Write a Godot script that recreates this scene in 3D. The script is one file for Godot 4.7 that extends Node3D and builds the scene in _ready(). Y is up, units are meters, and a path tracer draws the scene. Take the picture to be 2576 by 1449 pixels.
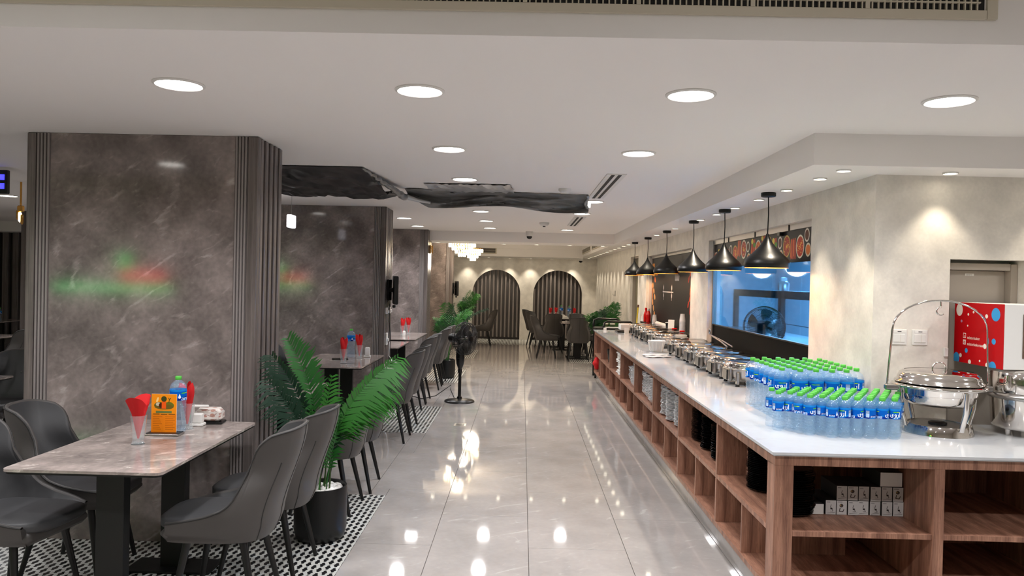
extends Node3D

# ---------------------------------------------------------------- sizes (metres)
const HC := 2.419      # main ceiling
const HS := 2.251      # lowered soffits
const CT := 0.842      # buffet counter top
const TT := 0.75       # dining table top
const ZF := -20.6      # far wall
const XW := 2.0        # right wall
var used := {}
var M := {}
var rng := RandomNumberGenerator.new()


class MB:
	# collects triangles with explicit normals; winding is made to agree with the normals
	var v := PackedVector3Array()
	var n := PackedVector3Array()
	var t := PackedVector2Array()
	var x := Transform3D()

	func tri(a: Vector3, b: Vector3, c: Vector3, na: Vector3, nb: Vector3, nc: Vector3, ua := Vector2.ZERO, ub := Vector2.ZERO, uc := Vector2.ZERO) -> void:
		if (b - a).cross(c - a).dot(na + nb + nc) > 0.0:
			var q := b; b = c; c = q
			q = nb; nb = nc; nc = q
			var w := ub; ub = uc; uc = w
		v.append(x * a); v.append(x * b); v.append(x * c)
		n.append((x.basis * na).normalized()); n.append((x.basis * nb).normalized()); n.append((x.basis * nc).normalized())
		t.append(ua); t.append(ub); t.append(uc)

	func quad(a: Vector3, b: Vector3, c: Vector3, d: Vector3, nn: Vector3, ns := []) -> void:
		var m: Array = ns if ns.size() == 4 else [nn, nn, nn, nn]
		tri(a, b, c, m[0], m[1], m[2], Vector2(0, 1), Vector2(1, 1), Vector2(1, 0))
		tri(a, c, d, m[0], m[2], m[3], Vector2(0, 1), Vector2(1, 0), Vector2(0, 0))

	func flat(a: Vector3, b: Vector3, c: Vector3, away: Vector3) -> void:
		var nn := (b - a).cross(c - a).normalized()
		if nn.dot(a - away) < 0.0:
			nn = -nn
		tri(a, b, c, nn, nn, nn)

	func box(c: Vector3, s: Vector3, bev := 0.0) -> MB:
		# a box, its edges chamfered by bev with smooth normals; quad uvs have v = 0 at the top of upright faces
		var h := s * 0.5
		var k := minf(bev, minf(h.x, minf(h.y, h.z)) * 0.9)
		for ax in 3:
			for sg in [-1.0, 1.0]:
				var nn := Vector3.ZERO
				nn[ax] = sg
				var r := Vector3.ZERO
				var u := Vector3.ZERO
				if ax == 1:
					r = Vector3(1, 0, 0); u = Vector3(0, 0, -sg)
				else:
					u = Vector3(0, 1, 0)
					r = u.cross(nn)
				var o := c + nn * h[ax]
				var hr := r * (absf(r.dot(h)) - k) if k == 0.0 else r * (Vector3(absf(r.x), absf(r.y), absf(r.z)).dot(h) - k)
				if k == 0.0:
					hr = r * Vector3(absf(r.x), absf(r.y), absf(r.z)).dot(h)
				var hu := u * (Vector3(absf(u.x), absf(u.y), absf(u.z)).dot(h) - k)
				quad(o - hr - hu, o + hr - hu, o + hr + hu, o - hr + hu, nn)
		if k > 0.0:
			for ax in 3:
				var b1 := (ax + 1) % 3
				var b2 := (ax + 2) % 3
				for s1 in [-1.0, 1.0]:
					for s2 in [-1.0, 1.0]:
						var n1 := Vector3.ZERO
						n1[b1] = s1
						var n2 := Vector3.ZERO
						n2[b2] = s2
						var e := Vector3.ZERO
						e[ax] = h[ax] - k
						var p1 := c + n1 * h[b1] + n2 * (h[b2] - k)
						var p2 := c + n2 * h[b2] + n1 * (h[b1] - k)
						quad(p1 - e, p1 + e, p2 + e, p2 - e, n1, [n1, n1, n2, n2])
			for sx in [-1.0, 1.0]:
				for sy in [-1.0, 1.0]:
					for sz in [-1.0, 1.0]:
						var g := Vector3(sx, sy, sz)
						var q := c + g * (h - Vector3(k, k, k))
						tri(q + Vector3(sx * k, 0, 0), q + Vector3(0, sy * k, 0), q + Vector3(0, 0, sz * k), Vector3(sx, 0, 0), Vector3(0, sy, 0), Vector3(0, 0, sz))
		return self

	func lathe(prof: Array, seg := 24, c := Vector3.ZERO, sq := 1.0, crease := 0.6) -> MB:
		# prof: Vector2(radius, height) from one end to the other; sq < 1 squares the plan; outside is to the right of the path going up
		var m := prof.size()
		var fn := []
		for i in m - 1:
			var d: Vector2 = prof[i + 1] - prof[i]
			fn.append(Vector2(d.y, -d.x).normalized())
		var len := 0.0
		var ls := [0.0]
		for i in m - 1:
			len += (prof[i + 1] - prof[i]).length()
			ls.append(len)
		for i in m - 1:
			var na: Vector2 = fn[i]
			var nb: Vector2 = fn[i]
			if i > 0 and fn[i].dot(fn[i - 1]) > crease:
				na = (fn[i] + fn[i - 1]).normalized()
			if i < m - 2 and fn[i].dot(fn[i + 1]) > crease:
				nb = (fn[i] + fn[i + 1]).normalized()
			for j in seg:
				var d0 := dirv(TAU * j / seg, sq)
				var d1 := dirv(TAU * (j + 1) / seg, sq)
				var e0 := nrm(TAU * j / seg, sq)
				var e1 := nrm(TAU * (j + 1) / seg, sq)
				var a: Vector3 = c + d0 * prof[i].x + Vector3(0, prof[i].y, 0)
				var b: Vector3 = c + d1 * prof[i].x + Vector3(0, prof[i].y, 0)
				var cc: Vector3 = c + d1 * prof[i + 1].x + Vector3(0, prof[i + 1].y, 0)
				var d: Vector3 = c + d0 * prof[i + 1].x + Vector3(0, prof[i + 1].y, 0)
				var n0 := e0 * na.x + Vector3(0, na.y, 0)
				var n1 := e1 * na.x + Vector3(0, na.y, 0)
				var n2 := e1 * nb.x + Vector3(0, nb.y, 0)
				var n3 := e0 * nb.x + Vector3(0, nb.y, 0)
				var u0 := float(j) / seg
				var u1 := float(j + 1) / seg
				var v0: float = 1.0 - ls[i] / len
				var v1: float = 1.0 - ls[i + 1] / len
				if prof[i].x > 1e-6:
					tri(a, b, cc, n0, n1, n2, Vector2(u0, v0), Vector2(u1, v0), Vector2(u1, v1))
				if prof[i + 1].x > 1e-6:
					tri(a, cc, d, n0, n2, n3, Vector2(u0, v0), Vector2(u1, v1), Vector2(u0, v1))
		return self

	static func dirv(a: float, sq: float) -> Vector3:
		var s := sin(a)
		var k := cos(a)
		return Vector3(signf(s) * pow(absf(s), sq), 0, signf(k) * pow(absf(k), sq))

	static func nrm(a: float, sq: float) -> Vector3:
		if sq == 1.0:
			return Vector3(sin(a), 0, cos(a))
		var d := dirv(a + 0.02, sq) - dirv(a - 0.02, sq)
		return Vector3(-d.z, 0, d.x).normalized() * (1.0 if Vector3(-d.z, 0, d.x).dot(dirv(a, sq)) > 0.0 else -1.0)

	func tube(pts: Array, r0: float, r1 := -1.0, seg := 8, closed := false) -> MB:
		if r1 < 0.0:
			r1 = r0
		var m := pts.size()
		var rings := []
		var up := Vector3(0.123, 1, 0.07).normalized()
		for i in m:
			var d: Vector3
			if closed:
				d = pts[(i + 1) % m] - pts[(i - 1 + m) % m]
			else:
				d = pts[mini(i + 1, m - 1)] - pts[maxi(i - 1, 0)]
			d = d.normalized()
			if absf(d.dot(up)) > 0.95:
				up = Vector3(1, 0.1, 0.2).normalized()
			var s := d.cross(up).normalized()
			up = s.cross(d).normalized()
			var ring := []
			for j in seg:
				ring.append(s * cos(TAU * j / seg) + up * sin(TAU * j / seg))
			rings.append(ring)
		for i in (m if closed else m - 1):
			var i2 := (i + 1) % m
			var ra := lerpf(r0, r1, float(i) / maxi(m - 1, 1))
			var rb := lerpf(r0, r1, float(i + 1) / maxi(m - 1, 1)) if not closed else r0
			for j in seg:
				var j2 := (j + 1) % seg
				quad(pts[i] + rings[i][j] * ra, pts[i] + rings[i][j2] * ra, pts[i2] + rings[i2][j2] * rb, pts[i2] + rings[i2][j] * rb, Vector3.UP,
					[rings[i][j], rings[i][j2], rings[i2][j2], rings[i2][j]])
		if not closed:
			for e in [0, m - 1]:
				var nn: Vector3 = (pts[0] - pts[1]).normalized() if e == 0 else (pts[m - 1] - pts[m - 2]).normalized()
				var rr := r0 if e == 0 else r1
				for j in seg:
					tri(pts[e], pts[e] + rings[e][j] * rr, pts[e] + rings[e][(j + 1) % seg] * rr, nn, nn, nn)
		return self

	func grid(p: Array, wrap_u := false, flip := false, double := 0.0) -> MB:
		# p[i][j]: rows of points; smooth normals
		var nu := p.size()
		var nv: int = p[0].size()
		var nm := []
		for i in nu:
			var row := []
			for j in nv:
				var a: Vector3 = p[(i + 1) % nu if wrap_u else mini(i + 1, nu - 1)][j] - p[(i - 1 + nu) % nu if wrap_u else maxi(i - 1, 0)][j]
				var b: Vector3 = p[i][mini(j + 1, nv - 1)] - p[i][maxi(j - 1, 0)]
				var k := a.cross(b).normalized()
				row.append(-k if flip else k)
			nm.append(row)
		for i in (nu if wrap_u else nu - 1):
			var i2 := (i + 1) % nu
			for j in nv - 1:
				var q := [Vector2(float(i) / (nu - 1), float(j) / (nv - 1)), Vector2(float(i + 1) / (nu - 1), float(j) / (nv - 1)), Vector2(float(i + 1) / (nu - 1), float(j + 1) / (nv - 1)), Vector2(float(i) / (nu - 1), float(j + 1) / (nv - 1))]
				tri(p[i][j], p[i2][j], p[i2][j + 1], nm[i][j], nm[i2][j], nm[i2][j + 1], q[0], q[1], q[2])
				tri(p[i][j], p[i2][j + 1], p[i][j + 1], nm[i][j], nm[i2][j + 1], nm[i][j + 1], q[0], q[2], q[3])
				if double > 0.0:
					var o := -double
					tri(p[i][j] + nm[i][j] * o, p[i2][j] + nm[i2][j] * o, p[i2][j + 1] + nm[i2][j + 1] * o, -nm[i][j], -nm[i2][j], -nm[i2][j + 1], q[0], q[1], q[2])
					tri(p[i][j] + nm[i][j] * o, p[i2][j + 1] + nm[i2][j + 1] * o, p[i][j + 1] + nm[i][j + 1] * o, -nm[i][j], -nm[i2][j + 1], -nm[i][j + 1], q[0], q[2], q[3])
		return self

	func prism(poly: PackedVector2Array, z0: float, z1: float) -> MB:
		# polygon in xy, extruded along z
		var id := Geometry2D.triangulate_polygon(poly)
		var lo := poly[0]
		var hi := poly[0]
		for q in poly:
			lo = lo.min(q); hi = hi.max(q)
		for k in range(0, id.size(), 3):
			for z in [z0, z1]:
				var nn := Vector3(0, 0, -1.0 if (z == minf(z0, z1)) else 1.0)
				var q := []
				var uu := []
				for e in 3:
					var w: Vector2 = poly[id[k + e]]
					q.append(Vector3(w.x, w.y, z))
					uu.append(Vector2((w.x - lo.x) / (hi.x - lo.x), 1.0 - (w.y - lo.y) / (hi.y - lo.y)))
				tri(q[0], q[1], q[2], nn, nn, nn, uu[0], uu[1], uu[2])
		var cw := 1.0 if Geometry2D.is_polygon_clockwise(poly) else -1.0
		for i in poly.size():
			var a := poly[i]
			var b := poly[(i + 1) % poly.size()]
			var d := (b - a).normalized()
			var nn := Vector3(-d.y, d.x, 0) * cw
			quad(Vector3(a.x, a.y, z0), Vector3(b.x, b.y, z0), Vector3(b.x, b.y, z1), Vector3(a.x, a.y, z1), nn)
		return self

	func mesh() -> ArrayMesh:
		var a := []
		a.resize(Mesh.ARRAY_MAX)
		a[Mesh.ARRAY_VERTEX] = v
		a[Mesh.ARRAY_NORMAL] = n
		a[Mesh.ARRAY_TEX_UV] = t
		var m := ArrayMesh.new()
		m.add_surface_from_arrays(Mesh.PRIMITIVE_TRIANGLES, a)
		return m


# ---------------------------------------------------------------- naming and adding
func numbered(called: String) -> String:
	if not used.has(called):
		used[called] = 0
		return called
	used[called] += 1
	return "%s_%03d" % [called, used[called]]


func meta(o: Node, label: String, category: String, group := "", kind := "") -> Node:
	if label != "":
		o.set_meta("label", label)
	if category != "":
		o.set_meta("category", category)
	if group != "":
		o.set_meta("group", group)
	if kind != "":
		o.set_meta("kind", kind)
	return o


func thing(called: String, label: String, category: String, at := Vector3.ZERO, turn := 0.0, group := "") -> Node3D:
	var o := Node3D.new()
	o.name = numbered(called)
	add_child(o)
	o.position = at
	o.rotation.y = turn
	meta(o, label, category, group)
	return o


func part(called: String, mb, m: Material, parent: Node3D, label := "", at := Vector3.ZERO) -> MeshInstance3D:
	var o := MeshInstance3D.new()
	o.name = called
	o.mesh = mb.mesh() if mb is MB else mb
	o.material_override = m
	o.position = at
	parent.add_child(o, true)
	if label != "":
		o.set_meta("label", label)
	return o


func single(called: String, mb, m: Material, label: String, category: String, at := Vector3.ZERO, turn := 0.0, group := "") -> MeshInstance3D:
	var o := MeshInstance3D.new()
	o.name = numbered(called)
	o.mesh = mb.mesh() if mb is MB else mb
	o.material_override = m
	add_child(o)
	o.position = at
	o.rotation.y = turn
	meta(o, label, category, group)
	return o


func setting(called: String, mb, m: Material, label: String, category: String) -> MeshInstance3D:
	var o := single(called, mb, m, label, category)
	o.set_meta("kind", "structure")
	return o


func dup(root: Node3D, at: Vector3, turn: float, label: String, group := "") -> Node3D:
	var r: Node3D = root.duplicate()
	r.name = numbered(String(root.name).rstrip("0123456789").rstrip("_"))
	add_child(r)
	r.position = at
	r.rotation.y = turn
	r.set_meta("label", label)
	if group != "":
		r.set_meta("group", group)
	return r


func nth(i: int) -> String:
	var w := ["first", "second", "third", "fourth", "fifth", "sixth", "seventh", "eighth", "ninth", "tenth", "eleventh", "twelfth", "thirteenth", "fourteenth", "fifteenth", "sixteenth", "seventeenth", "eighteenth", "nineteenth", "twentieth"]
	if i < 20:
		return w[i]
	if i < 29:
		return "twenty-" + w[i - 20]
	if i == 29:
		return "thirtieth"
	return "thirty-" + w[i - 30]


func bx(c: Vector3, s: Vector3, bev := 0.0) -> MB:
	return MB.new().box(c, s, bev)


func span(a: Vector3, b: Vector3, bev := 0.0) -> MB:
	return MB.new().box((a + b) * 0.5, (b - a).abs(), bev)


func lamp_spot(at: Vector3, to: Vector3, energy: float, angle: float, col: Color, size := 0.05, soft := 0.5) -> void:
	var l := SpotLight3D.new()
	l.name = "lamp_beam"
	add_child(l, true)
	l.position = at
	var d := (to - at).normalized()
	l.look_at_from_position(at, to, Vector3.FORWARD if absf(d.y) > 0.9 else Vector3.UP)
	l.light_energy = energy
	l.spot_angle = angle
	l.spot_angle_attenuation = soft
	l.spot_attenuation = 2.0
	l.spot_range = 30.0
	l.light_color = col
	l.light_size = size
	l.shadow_enabled = true


func lamp_omni(at: Vector3, energy: float, col: Color, size := 0.05) -> void:
	var l := OmniLight3D.new()
	l.name = "lamp_glow"
	add_child(l, true)
	l.position = at
	l.light_energy = energy
	l.light_color = col
	l.light_size = size
	l.omni_range = 30.0
	l.omni_attenuation = 2.0
	l.shadow_enabled = true


# ---------------------------------------------------------------- materials
func mat(called: String, c: Color, rough := 0.6, metal := 0.0, spec := 0.5) -> StandardMaterial3D:
	var m := StandardMaterial3D.new()
	m.resource_name = called
	m.albedo_color = c
	m.roughness = rough
	m.metallic = metal
	m.metallic_specular = spec
	M[called] = m
	return m


func glow(called: String, c: Color, e: float) -> StandardMaterial3D:
	var m := mat(called, Color(0.9, 0.9, 0.9), 0.5)
	m.emission_enabled = true
	m.emission = c
	m.emission_energy_multiplier = e
	return m


func triplanar(m: StandardMaterial3D, tex: Texture2D, scale: Vector3, world := true) -> StandardMaterial3D:
	m.albedo_texture = tex
	m.uv1_triplanar = true
	m.uv1_world_triplanar = world
	m.uv1_triplanar_sharpness = 8.0
	m.uv1_scale = scale
	return m


func field(size: int, seed_: int, freq: float, octaves := 4, ridged := false, warp := 0.0) -> PackedByteArray:
	var f := FastNoiseLite.new()
	f.seed = seed_
	f.noise_type = FastNoiseLite.TYPE_SIMPLEX_SMOOTH
	f.frequency = freq
	f.fractal_octaves = octaves
	f.fractal_type = FastNoiseLite.FRACTAL_RIDGED if ridged else FastNoiseLite.FRACTAL_FBM
	if warp > 0.0:
		f.domain_warp_enabled = true
		f.domain_warp_amplitude = warp
		f.domain_warp_frequency = freq * 0.8
	var im := f.get_seamless_image(size, size)
	im.convert(Image.FORMAT_L8)
	return im.get_data()


func tex_of(size_x: int, size_y: int, data: PackedByteArray) -> ImageTexture:
	return ImageTexture.create_from_image(Image.create_from_data(size_x, size_y, false, Image.FORMAT_RGB8, data))


func marble(size: int, seed_: int, base: Color, cloud: float, vein: Color, strength: float, freq: float, edge: float) -> ImageTexture:
	var a := field(size, seed_, freq, 5)
	var b := field(size, seed_ + 1, freq * 0.7, 3, true, 90.0)
	var b2 := field(size, seed_ + 2, freq * 1.7, 3, true, 40.0)
	var c := field(size, seed_ + 3, freq * 9.0, 3)
	var d := PackedByteArray()
	d.resize(size * size * 3)
	for y in size:
		for x in size:
			# shear the vein fields so that they run on the slant
			var i := y * size + x
			var ii := y * size + (x + y) % size
			var k := 1.0 + cloud * (a[i] / 127.5 - 1.0) + cloud * 0.35 * (c[i] / 127.5 - 1.0)
			var w := smoothstep(edge, 1.0, b[ii] / 255.0) * strength + smoothstep(edge + 0.04, 1.0, b2[ii] / 255.0) * strength * 0.5
			w *= clampf(a[(ii * 7 + 31) % (size * size)] / 255.0 * 0.5 + a[i] / 255.0, 0.25, 1.0)
			d[i * 3] = clampi(int(255.0 * lerpf(base.r * k, vein.r, w)), 0, 255)
			d[i * 3 + 1] = clampi(int(255.0 * lerpf(base.g * k, vein.g, w)), 0, 255)
			d[i * 3 + 2] = clampi(int(255.0 * lerpf(base.b * k, vein.b, w)), 0, 255)
	return tex_of(size, size, d)


func wood_tex(size: int, lo: Color, hi: Color) -> ImageTexture:
	# veneer: streaks along v
	var f := FastNoiseLite.new()
	f.seed = 11
	f.frequency = 0.02
	f.fractal_octaves = 4
	var g := FastNoiseLite.new()
	g.seed = 12
	g.frequency = 0.12
	g.fractal_octaves = 3
	var d := PackedByteArray()
	d.resize(size * size * 3)
	for y in size:
		var yy := minf(y, size - y) * 0.09
		for x in size:
			var k := f.get_noise_2d(x, yy * 1.2) * 0.55
			k += g.get_noise_2d(x * 1.4, yy) * 0.35
			k += sin((x + 40.0 * f.get_noise_2d(x * 0.3, yy * 3.0)) * 0.11) * 0.10
			var e := g.get_noise_2d(x * 6.0, yy * 2.5)
			k -= smoothstep(0.25, 0.6, e) * 0.35
			k = clampf(0.5 + k * 0.75, 0.0, 1.0)
			var i := (y * size + x) * 3
			d[i] = int(255.0 * lerpf(lo.r, hi.r, k))
			d[i + 1] = int(255.0 * lerpf(lo.g, hi.g, k))
			d[i + 2] = int(255.0 * lerpf(lo.b, hi.b, k))
	return tex_of(size, size, d)


func mosaic_tex() -> ImageTexture:
	# black elongated pieces in staggered columns on off-white: two columns by one repeat
	var s := 256
	var d := PackedByteArray()
	d.resize(s * s * 3)
	for y in s:
		for x in s:
			var u := fmod(x / 128.0, 1.0)
			var col := int(x / 128.0)
			var v := fmod(y / 256.0 + 0.5 * col, 1.0)
			var du := absf(u - 0.5) * 2.0
			var dv := absf(v - 0.5) * 2.0
			var w := 0.60 + 0.20 * cos(v * TAU * 2.0)
			var on := du < w and dv < 0.86 - 0.35 * du
			var k := 30 if on else 206
			var i := (y * s + x) * 3
			d[i] = k
			d[i + 1] = k
			d[i + 2] = k + (2 if on else -6)
	return tex_of(s, s, d)


# ---------------------------------------------------------------- flat print
class Print:
	var im: Image

	func _init(w: int, h: int, c: Color) -> void:
		im = Image.create_empty(w, h, false, Image.FORMAT_RGB8)
		im.fill(c)

	func rect(x: float, y: float, w: float, h: float, c: Color) -> void:
		im.fill_rect(Rect2i(int(x), int(y), int(w), int(h)), c)

	func disc(cx: float, cy: float, rx: float, ry: float, c: Color, ang := 0.0) -> void:
		var r := maxf(rx, ry)
		for y in range(maxi(0, int(cy - r)), mini(im.get_height(), int(cy + r) + 1)):
			for x in range(maxi(0, int(cx - r)), mini(im.get_width(), int(cx + r) + 1)):
				var p := Vector2(x + 0.5 - cx, y + 0.5 - cy).rotated(-ang)
				if (p.x / rx) ** 2 + (p.y / ry) ** 2 <= 1.0:
					im.set_pixel(x, y, c)

	func stroke(pts: Array, r: float, c: Color) -> void:
		for k in pts.size() - 1:
			var a: Vector2 = pts[k]
			var b: Vector2 = pts[k + 1]
			var m := maxi(1, int((b - a).length() / maxf(r * 0.5, 0.5)))
			for i in m + 1:
				var q := a.lerp(b, float(i) / m)
				disc(q.x, q.y, r, r, c)

	func tri(a: Vector2, b: Vector2, c: Vector2, col: Color) -> void:
		var lo := a.min(b).min(c).floor()
		var hi := a.max(b).max(c).ceil()
		for y in range(maxi(0, int(lo.y)), mini(im.get_height() - 1, int(hi.y)) + 1):
			for x in range(maxi(0, int(lo.x)), mini(im.get_width() - 1, int(hi.x)) + 1):
				if Geometry2D.point_is_inside_triangle(Vector2(x + 0.5, y + 0.5), a, b, c):
					im.set_pixel(x, y, col)

	func text(s: String, x: float, y: float, h: float, col: Color, bold := true) -> float:
		# letters h pixels tall, baseline at y, from x; returns the width
		var tm := TextMesh.new()
		var f := SystemFont.new()
		f.font_names = PackedStringArray(["Droid Sans"])
		f.font_weight = 700 if bold else 400
		tm.font = f
		tm.font_size = 64
		tm.pixel_size = 0.01
		tm.depth = 0.0
		tm.text = s
		tm.horizontal_alignment = HORIZONTAL_ALIGNMENT_LEFT
		var a := tm.get_mesh_arrays()
		var v: PackedVector3Array = a[Mesh.ARRAY_VERTEX]
		var id = a[Mesh.ARRAY_INDEX]
		if id == null or id.is_empty():
			id = PackedInt32Array(range(v.size()))
		var lo := Vector2(1e9, 1e9)
		var hi := -lo
		for p in v:
			lo = lo.min(Vector2(p.x, p.y)); hi = hi.max(Vector2(p.x, p.y))
		var k := h / 0.46
		for i in range(0, id.size(), 3):
			var q := []
			for e in 3:
				var p := v[id[i + e]]
				q.append(Vector2(x + (p.x - lo.x) * k, y - (p.y + (0.0 if lo.y < -0.2 else -lo.y)) * k))
			tri(q[0], q[1], q[2], col)
		return (hi.x - lo.x) * k

	func tex() -> ImageTexture:
		return ImageTexture.create_from_image(im)


func printed(called: String, p: Print, rough := 0.5) -> StandardMaterial3D:
	var m := mat(called, Color.WHITE, rough)
	m.albedo_texture = p.tex()
	m.texture_repeat = false
	m.metallic_specular = 0.25
	return m


func _ready() -> void:
	rng.seed = 7
	# ---- camera, sky, exposure
	var cam := Camera3D.new()
	cam.name = "camera"
	add_child(cam)
	cam.fov = 2.0 * rad_to_deg(atan(1449.0 / 2.0 / 1900.0))
	cam.near = 0.05
	cam.far = 100.0
	cam.transform = Transform3D(Basis(Vector3(0.999653, 0.022497, -0.013683), Vector3(-0.022624, 0.999702, -0.009208), Vector3(0.013472, 0.009515, 0.999864)).orthonormalized(), Vector3(0, 1.6, 0))
	cam.current = true
	var env := Environment.new()
	env.background_mode = Environment.BG_COLOR
	env.background_color = Color(0.02, 0.02, 0.025)
	env.tonemap_mode = Environment.TONE_MAPPER_LINEAR
	env.tonemap_exposure = EXPOSURE
	env.sdfgi_enabled = true
	env.ssao_enabled = true
	env.ssil_enabled = true
	var we := WorldEnvironment.new()
	we.name = "world"
	we.environment = env
	add_child(we)
	materials()
	room()
	lamps()
	pillars()
	counter()
	tables_and_chairs()
	greenery()
	crockery()
	chafers()
	bottles()
	counter_corner()
	wall_fittings()
	kitchen()
	far_end()
	left_zone()


const EXPOSURE := 2.55
const DOWN := 0.70      # ceiling downlight
const SPOT := 0.27      # small wall spot
const WARM := Color(1.0, 0.945, 0.855)
const COOL := Color(0.985, 0.985, 1.0)


func materials() -> void:
	mat("ceiling_paint", Color(0.95, 0.935, 0.92), 0.85)
	mat("white_trim", Color(0.88, 0.87, 0.85), 0.5)
	var plaster := marble(512, 3, Color(0.88, 0.858, 0.82), 0.06, Color(0.96, 0.935, 0.89), 0.4, 0.012, 0.78)
	triplanar(mat("plaster", Color.WHITE, 0.55), plaster, Vector3(0.7, 0.7, 0.7))
	var dark := marble(1024, 21, Color(0.495, 0.455, 0.44), 0.22, Color(0.72, 0.68, 0.66), 0.8, 0.0040, 0.74)
	triplanar(mat("grey_marble", Color.WHITE, 0.09), dark, Vector3(0.62, 0.62, 0.62))
	var tmarb := marble(512, 23, Color(0.575, 0.53, 0.508), 0.18, Color(0.88, 0.84, 0.80), 1.0, 0.008, 0.74)
	triplanar(mat("table_marble", Color.WHITE, 0.08), tmarb, Vector3(0.8, 0.8, 0.8))
	var floor_t := marble(1024, 41, Color(0.675, 0.652, 0.635), 0.05, Color(0.80, 0.78, 0.765), 0.8, 0.004, 0.80)
	triplanar(mat("floor_marble", Color.WHITE, 0.05, 0.0, 0.6), floor_t, Vector3(0.5, 0.5, 0.5))
	mat("grout", Color(0.42, 0.39, 0.37), 0.8)
	var counter_t := marble(512, 61, Color(0.80, 0.805, 0.81), 0.02, Color(0.70, 0.68, 0.66), 0.6, 0.006, 0.86)
	triplanar(mat("counter_stone", Color.WHITE, 0.07), counter_t, Vector3(0.6, 0.6, 0.6))
	var wood := wood_tex(512, Color(0.42, 0.29, 0.235), Color(0.82, 0.645, 0.545))
	triplanar(mat("walnut", Color(0.98, 0.94, 0.92), 0.42), wood, Vector3(1.6, 0.9, 1.6))
	M["walnut"].uv1_scale = Vector3(1.5, 0.75, 1.5)
	var fluted := wood_tex(256, Color(0.36, 0.335, 0.325), Color(0.62, 0.58, 0.56))
	triplanar(mat("flute_wood", Color(1, 1, 1), 0.5), fluted, Vector3(2.2, 0.6, 2.2))
	triplanar(mat("flute_grey", Color(0.86, 0.85, 0.85), 0.25), fluted, Vector3(2.2, 0.6, 2.2))
	triplanar(mat("mosaic", Color.WHITE, 0.25), mosaic_tex(), Vector3(1.0 / 0.078, 1.0, 1.0 / 0.075))
	mat("flute_dark", Color(0.27, 0.25, 0.24), 0.4)
	mat("trim_satin", Color(0.56, 0.53, 0.52), 0.22)
	mat("leather", Color(0.265, 0.25, 0.24), 0.5)
	M["leather"].rim_enabled = true
	M["leather"].rim = 0.25
	mat("leather_inner", Color(0.25, 0.25, 0.255), 0.5)
	mat("piping", Color(0.16, 0.155, 0.15), 0.6)
	mat("black_metal", Color(0.022, 0.021, 0.021), 0.38)
	mat("black_matte", Color(0.02, 0.019, 0.019), 0.5)
	mat("black_plastic", Color(0.03, 0.03, 0.032), 0.3)
	mat("rubber", Color(0.06, 0.06, 0.06), 0.8)
	mat("steel", Color(0.86, 0.84, 0.82), 0.09, 1.0)
	mat("steel_soft", Color(0.70, 0.69, 0.68), 0.28, 1.0)
	mat("chrome", Color(0.92, 0.91, 0.9), 0.05, 1.0)
	mat("gold", Color(0.83, 0.62, 0.32), 0.2, 1.0)
	mat("dark_glass", Color(0.05, 0.045, 0.045), 0.04)
	mat("copper_inside", Color(0.92, 0.66, 0.36), 0.5, 0.2)
	mat("red_cloth", Color(0.80, 0.05, 0.07), 0.75)
	M["red_cloth"].backlight_enabled = true
	M["red_cloth"].backlight = Color(0.25, 0.02, 0.03)
	mat("white_plastic", Color(0.88, 0.87, 0.85), 0.4)
	mat("white_paper", Color(0.90, 0.89, 0.87), 0.8)
	mat("white_china", Color(0.90, 0.90, 0.90), 0.14)
	mat("black_china", Color(0.05, 0.05, 0.052), 0.16)
	mat("leaf_bright", Color(0.18, 0.43, 0.14), 0.42)
	mat("leaf_mid", Color(0.13, 0.36, 0.13), 0.42)
	mat("leaf_dark", Color(0.11, 0.22, 0.16), 0.5)
	for k in ["leaf_bright", "leaf_mid", "leaf_dark"]:
		M[k].backlight_enabled = true
		M[k].backlight = Color(0.16, 0.3, 0.08)
	mat("stem", Color(0.22, 0.30, 0.12), 0.6)
	mat("pebble", Color(0.9, 0.89, 0.87), 0.5)
	mat("soil", Color(0.1, 0.085, 0.07), 0.9)
	mat("pot_black", Color(0.018, 0.018, 0.019), 0.42)
	mat("cap_green", Color(0.34, 0.74, 0.27), 0.38)
	mat("tarp_black", Color(0.12, 0.118, 0.12), 0.3)
	mat("tarp_mid", Color(0.50, 0.495, 0.49), 0.4)
	mat("tarp_grey", Color(0.74, 0.74, 0.74), 0.28, 0.2)
	mat("olive_door", Color(0.45, 0.425, 0.35), 0.5)
	mat("grey_door", Color(0.66, 0.62, 0.57), 0.45)
	mat("banner_dark", Color(0.06, 0.06, 0.062), 0.5, 0.0, 0.15)
	mat("yellow", Color(0.80, 0.70, 0.16), 0.5)
	mat("red_plastic", Color(0.80, 0.06, 0.05), 0.25)
	mat("brown_cap", Color(0.3, 0.16, 0.1), 0.6)
	mat("vent_dark", Color(0.10, 0.095, 0.09), 0.7)
	mat("cream_trim", Color(0.80, 0.765, 0.69), 0.5)
	mat("tile_white", Color(0.84, 0.86, 0.88), 0.18)
	glow("downlight_glow", Color(1.0, 0.98, 0.95), 7.0)
	glow("spot_glow", Color(1.0, 0.96, 0.86), 6.0)
	glow("bulb_glow", Color(1.0, 0.84, 0.60), 2.8)
	glow("crystal_glow", Color(1.0, 0.90, 0.70), 2.6)  # crystals glow themselves, in place of light caught from the bulbs
	glow("kitchen_lamp_glow", Color(1.0, 1.0, 1.0), 1.2)
	glow("blue_glow", Color(0.0, 0.0, 1.0), 0.75)
	glow("green_glow", Color(0.05, 0.9, 0.4), 4.0)
	glow("red_glow", Color(1.0, 0.1, 0.18), 4.0)
	var g := mat("clear_glass", Color(0.9, 0.95, 0.97, 0.10), 0.03)
	g.transparency = BaseMaterial3D.TRANSPARENCY_ALPHA
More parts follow.
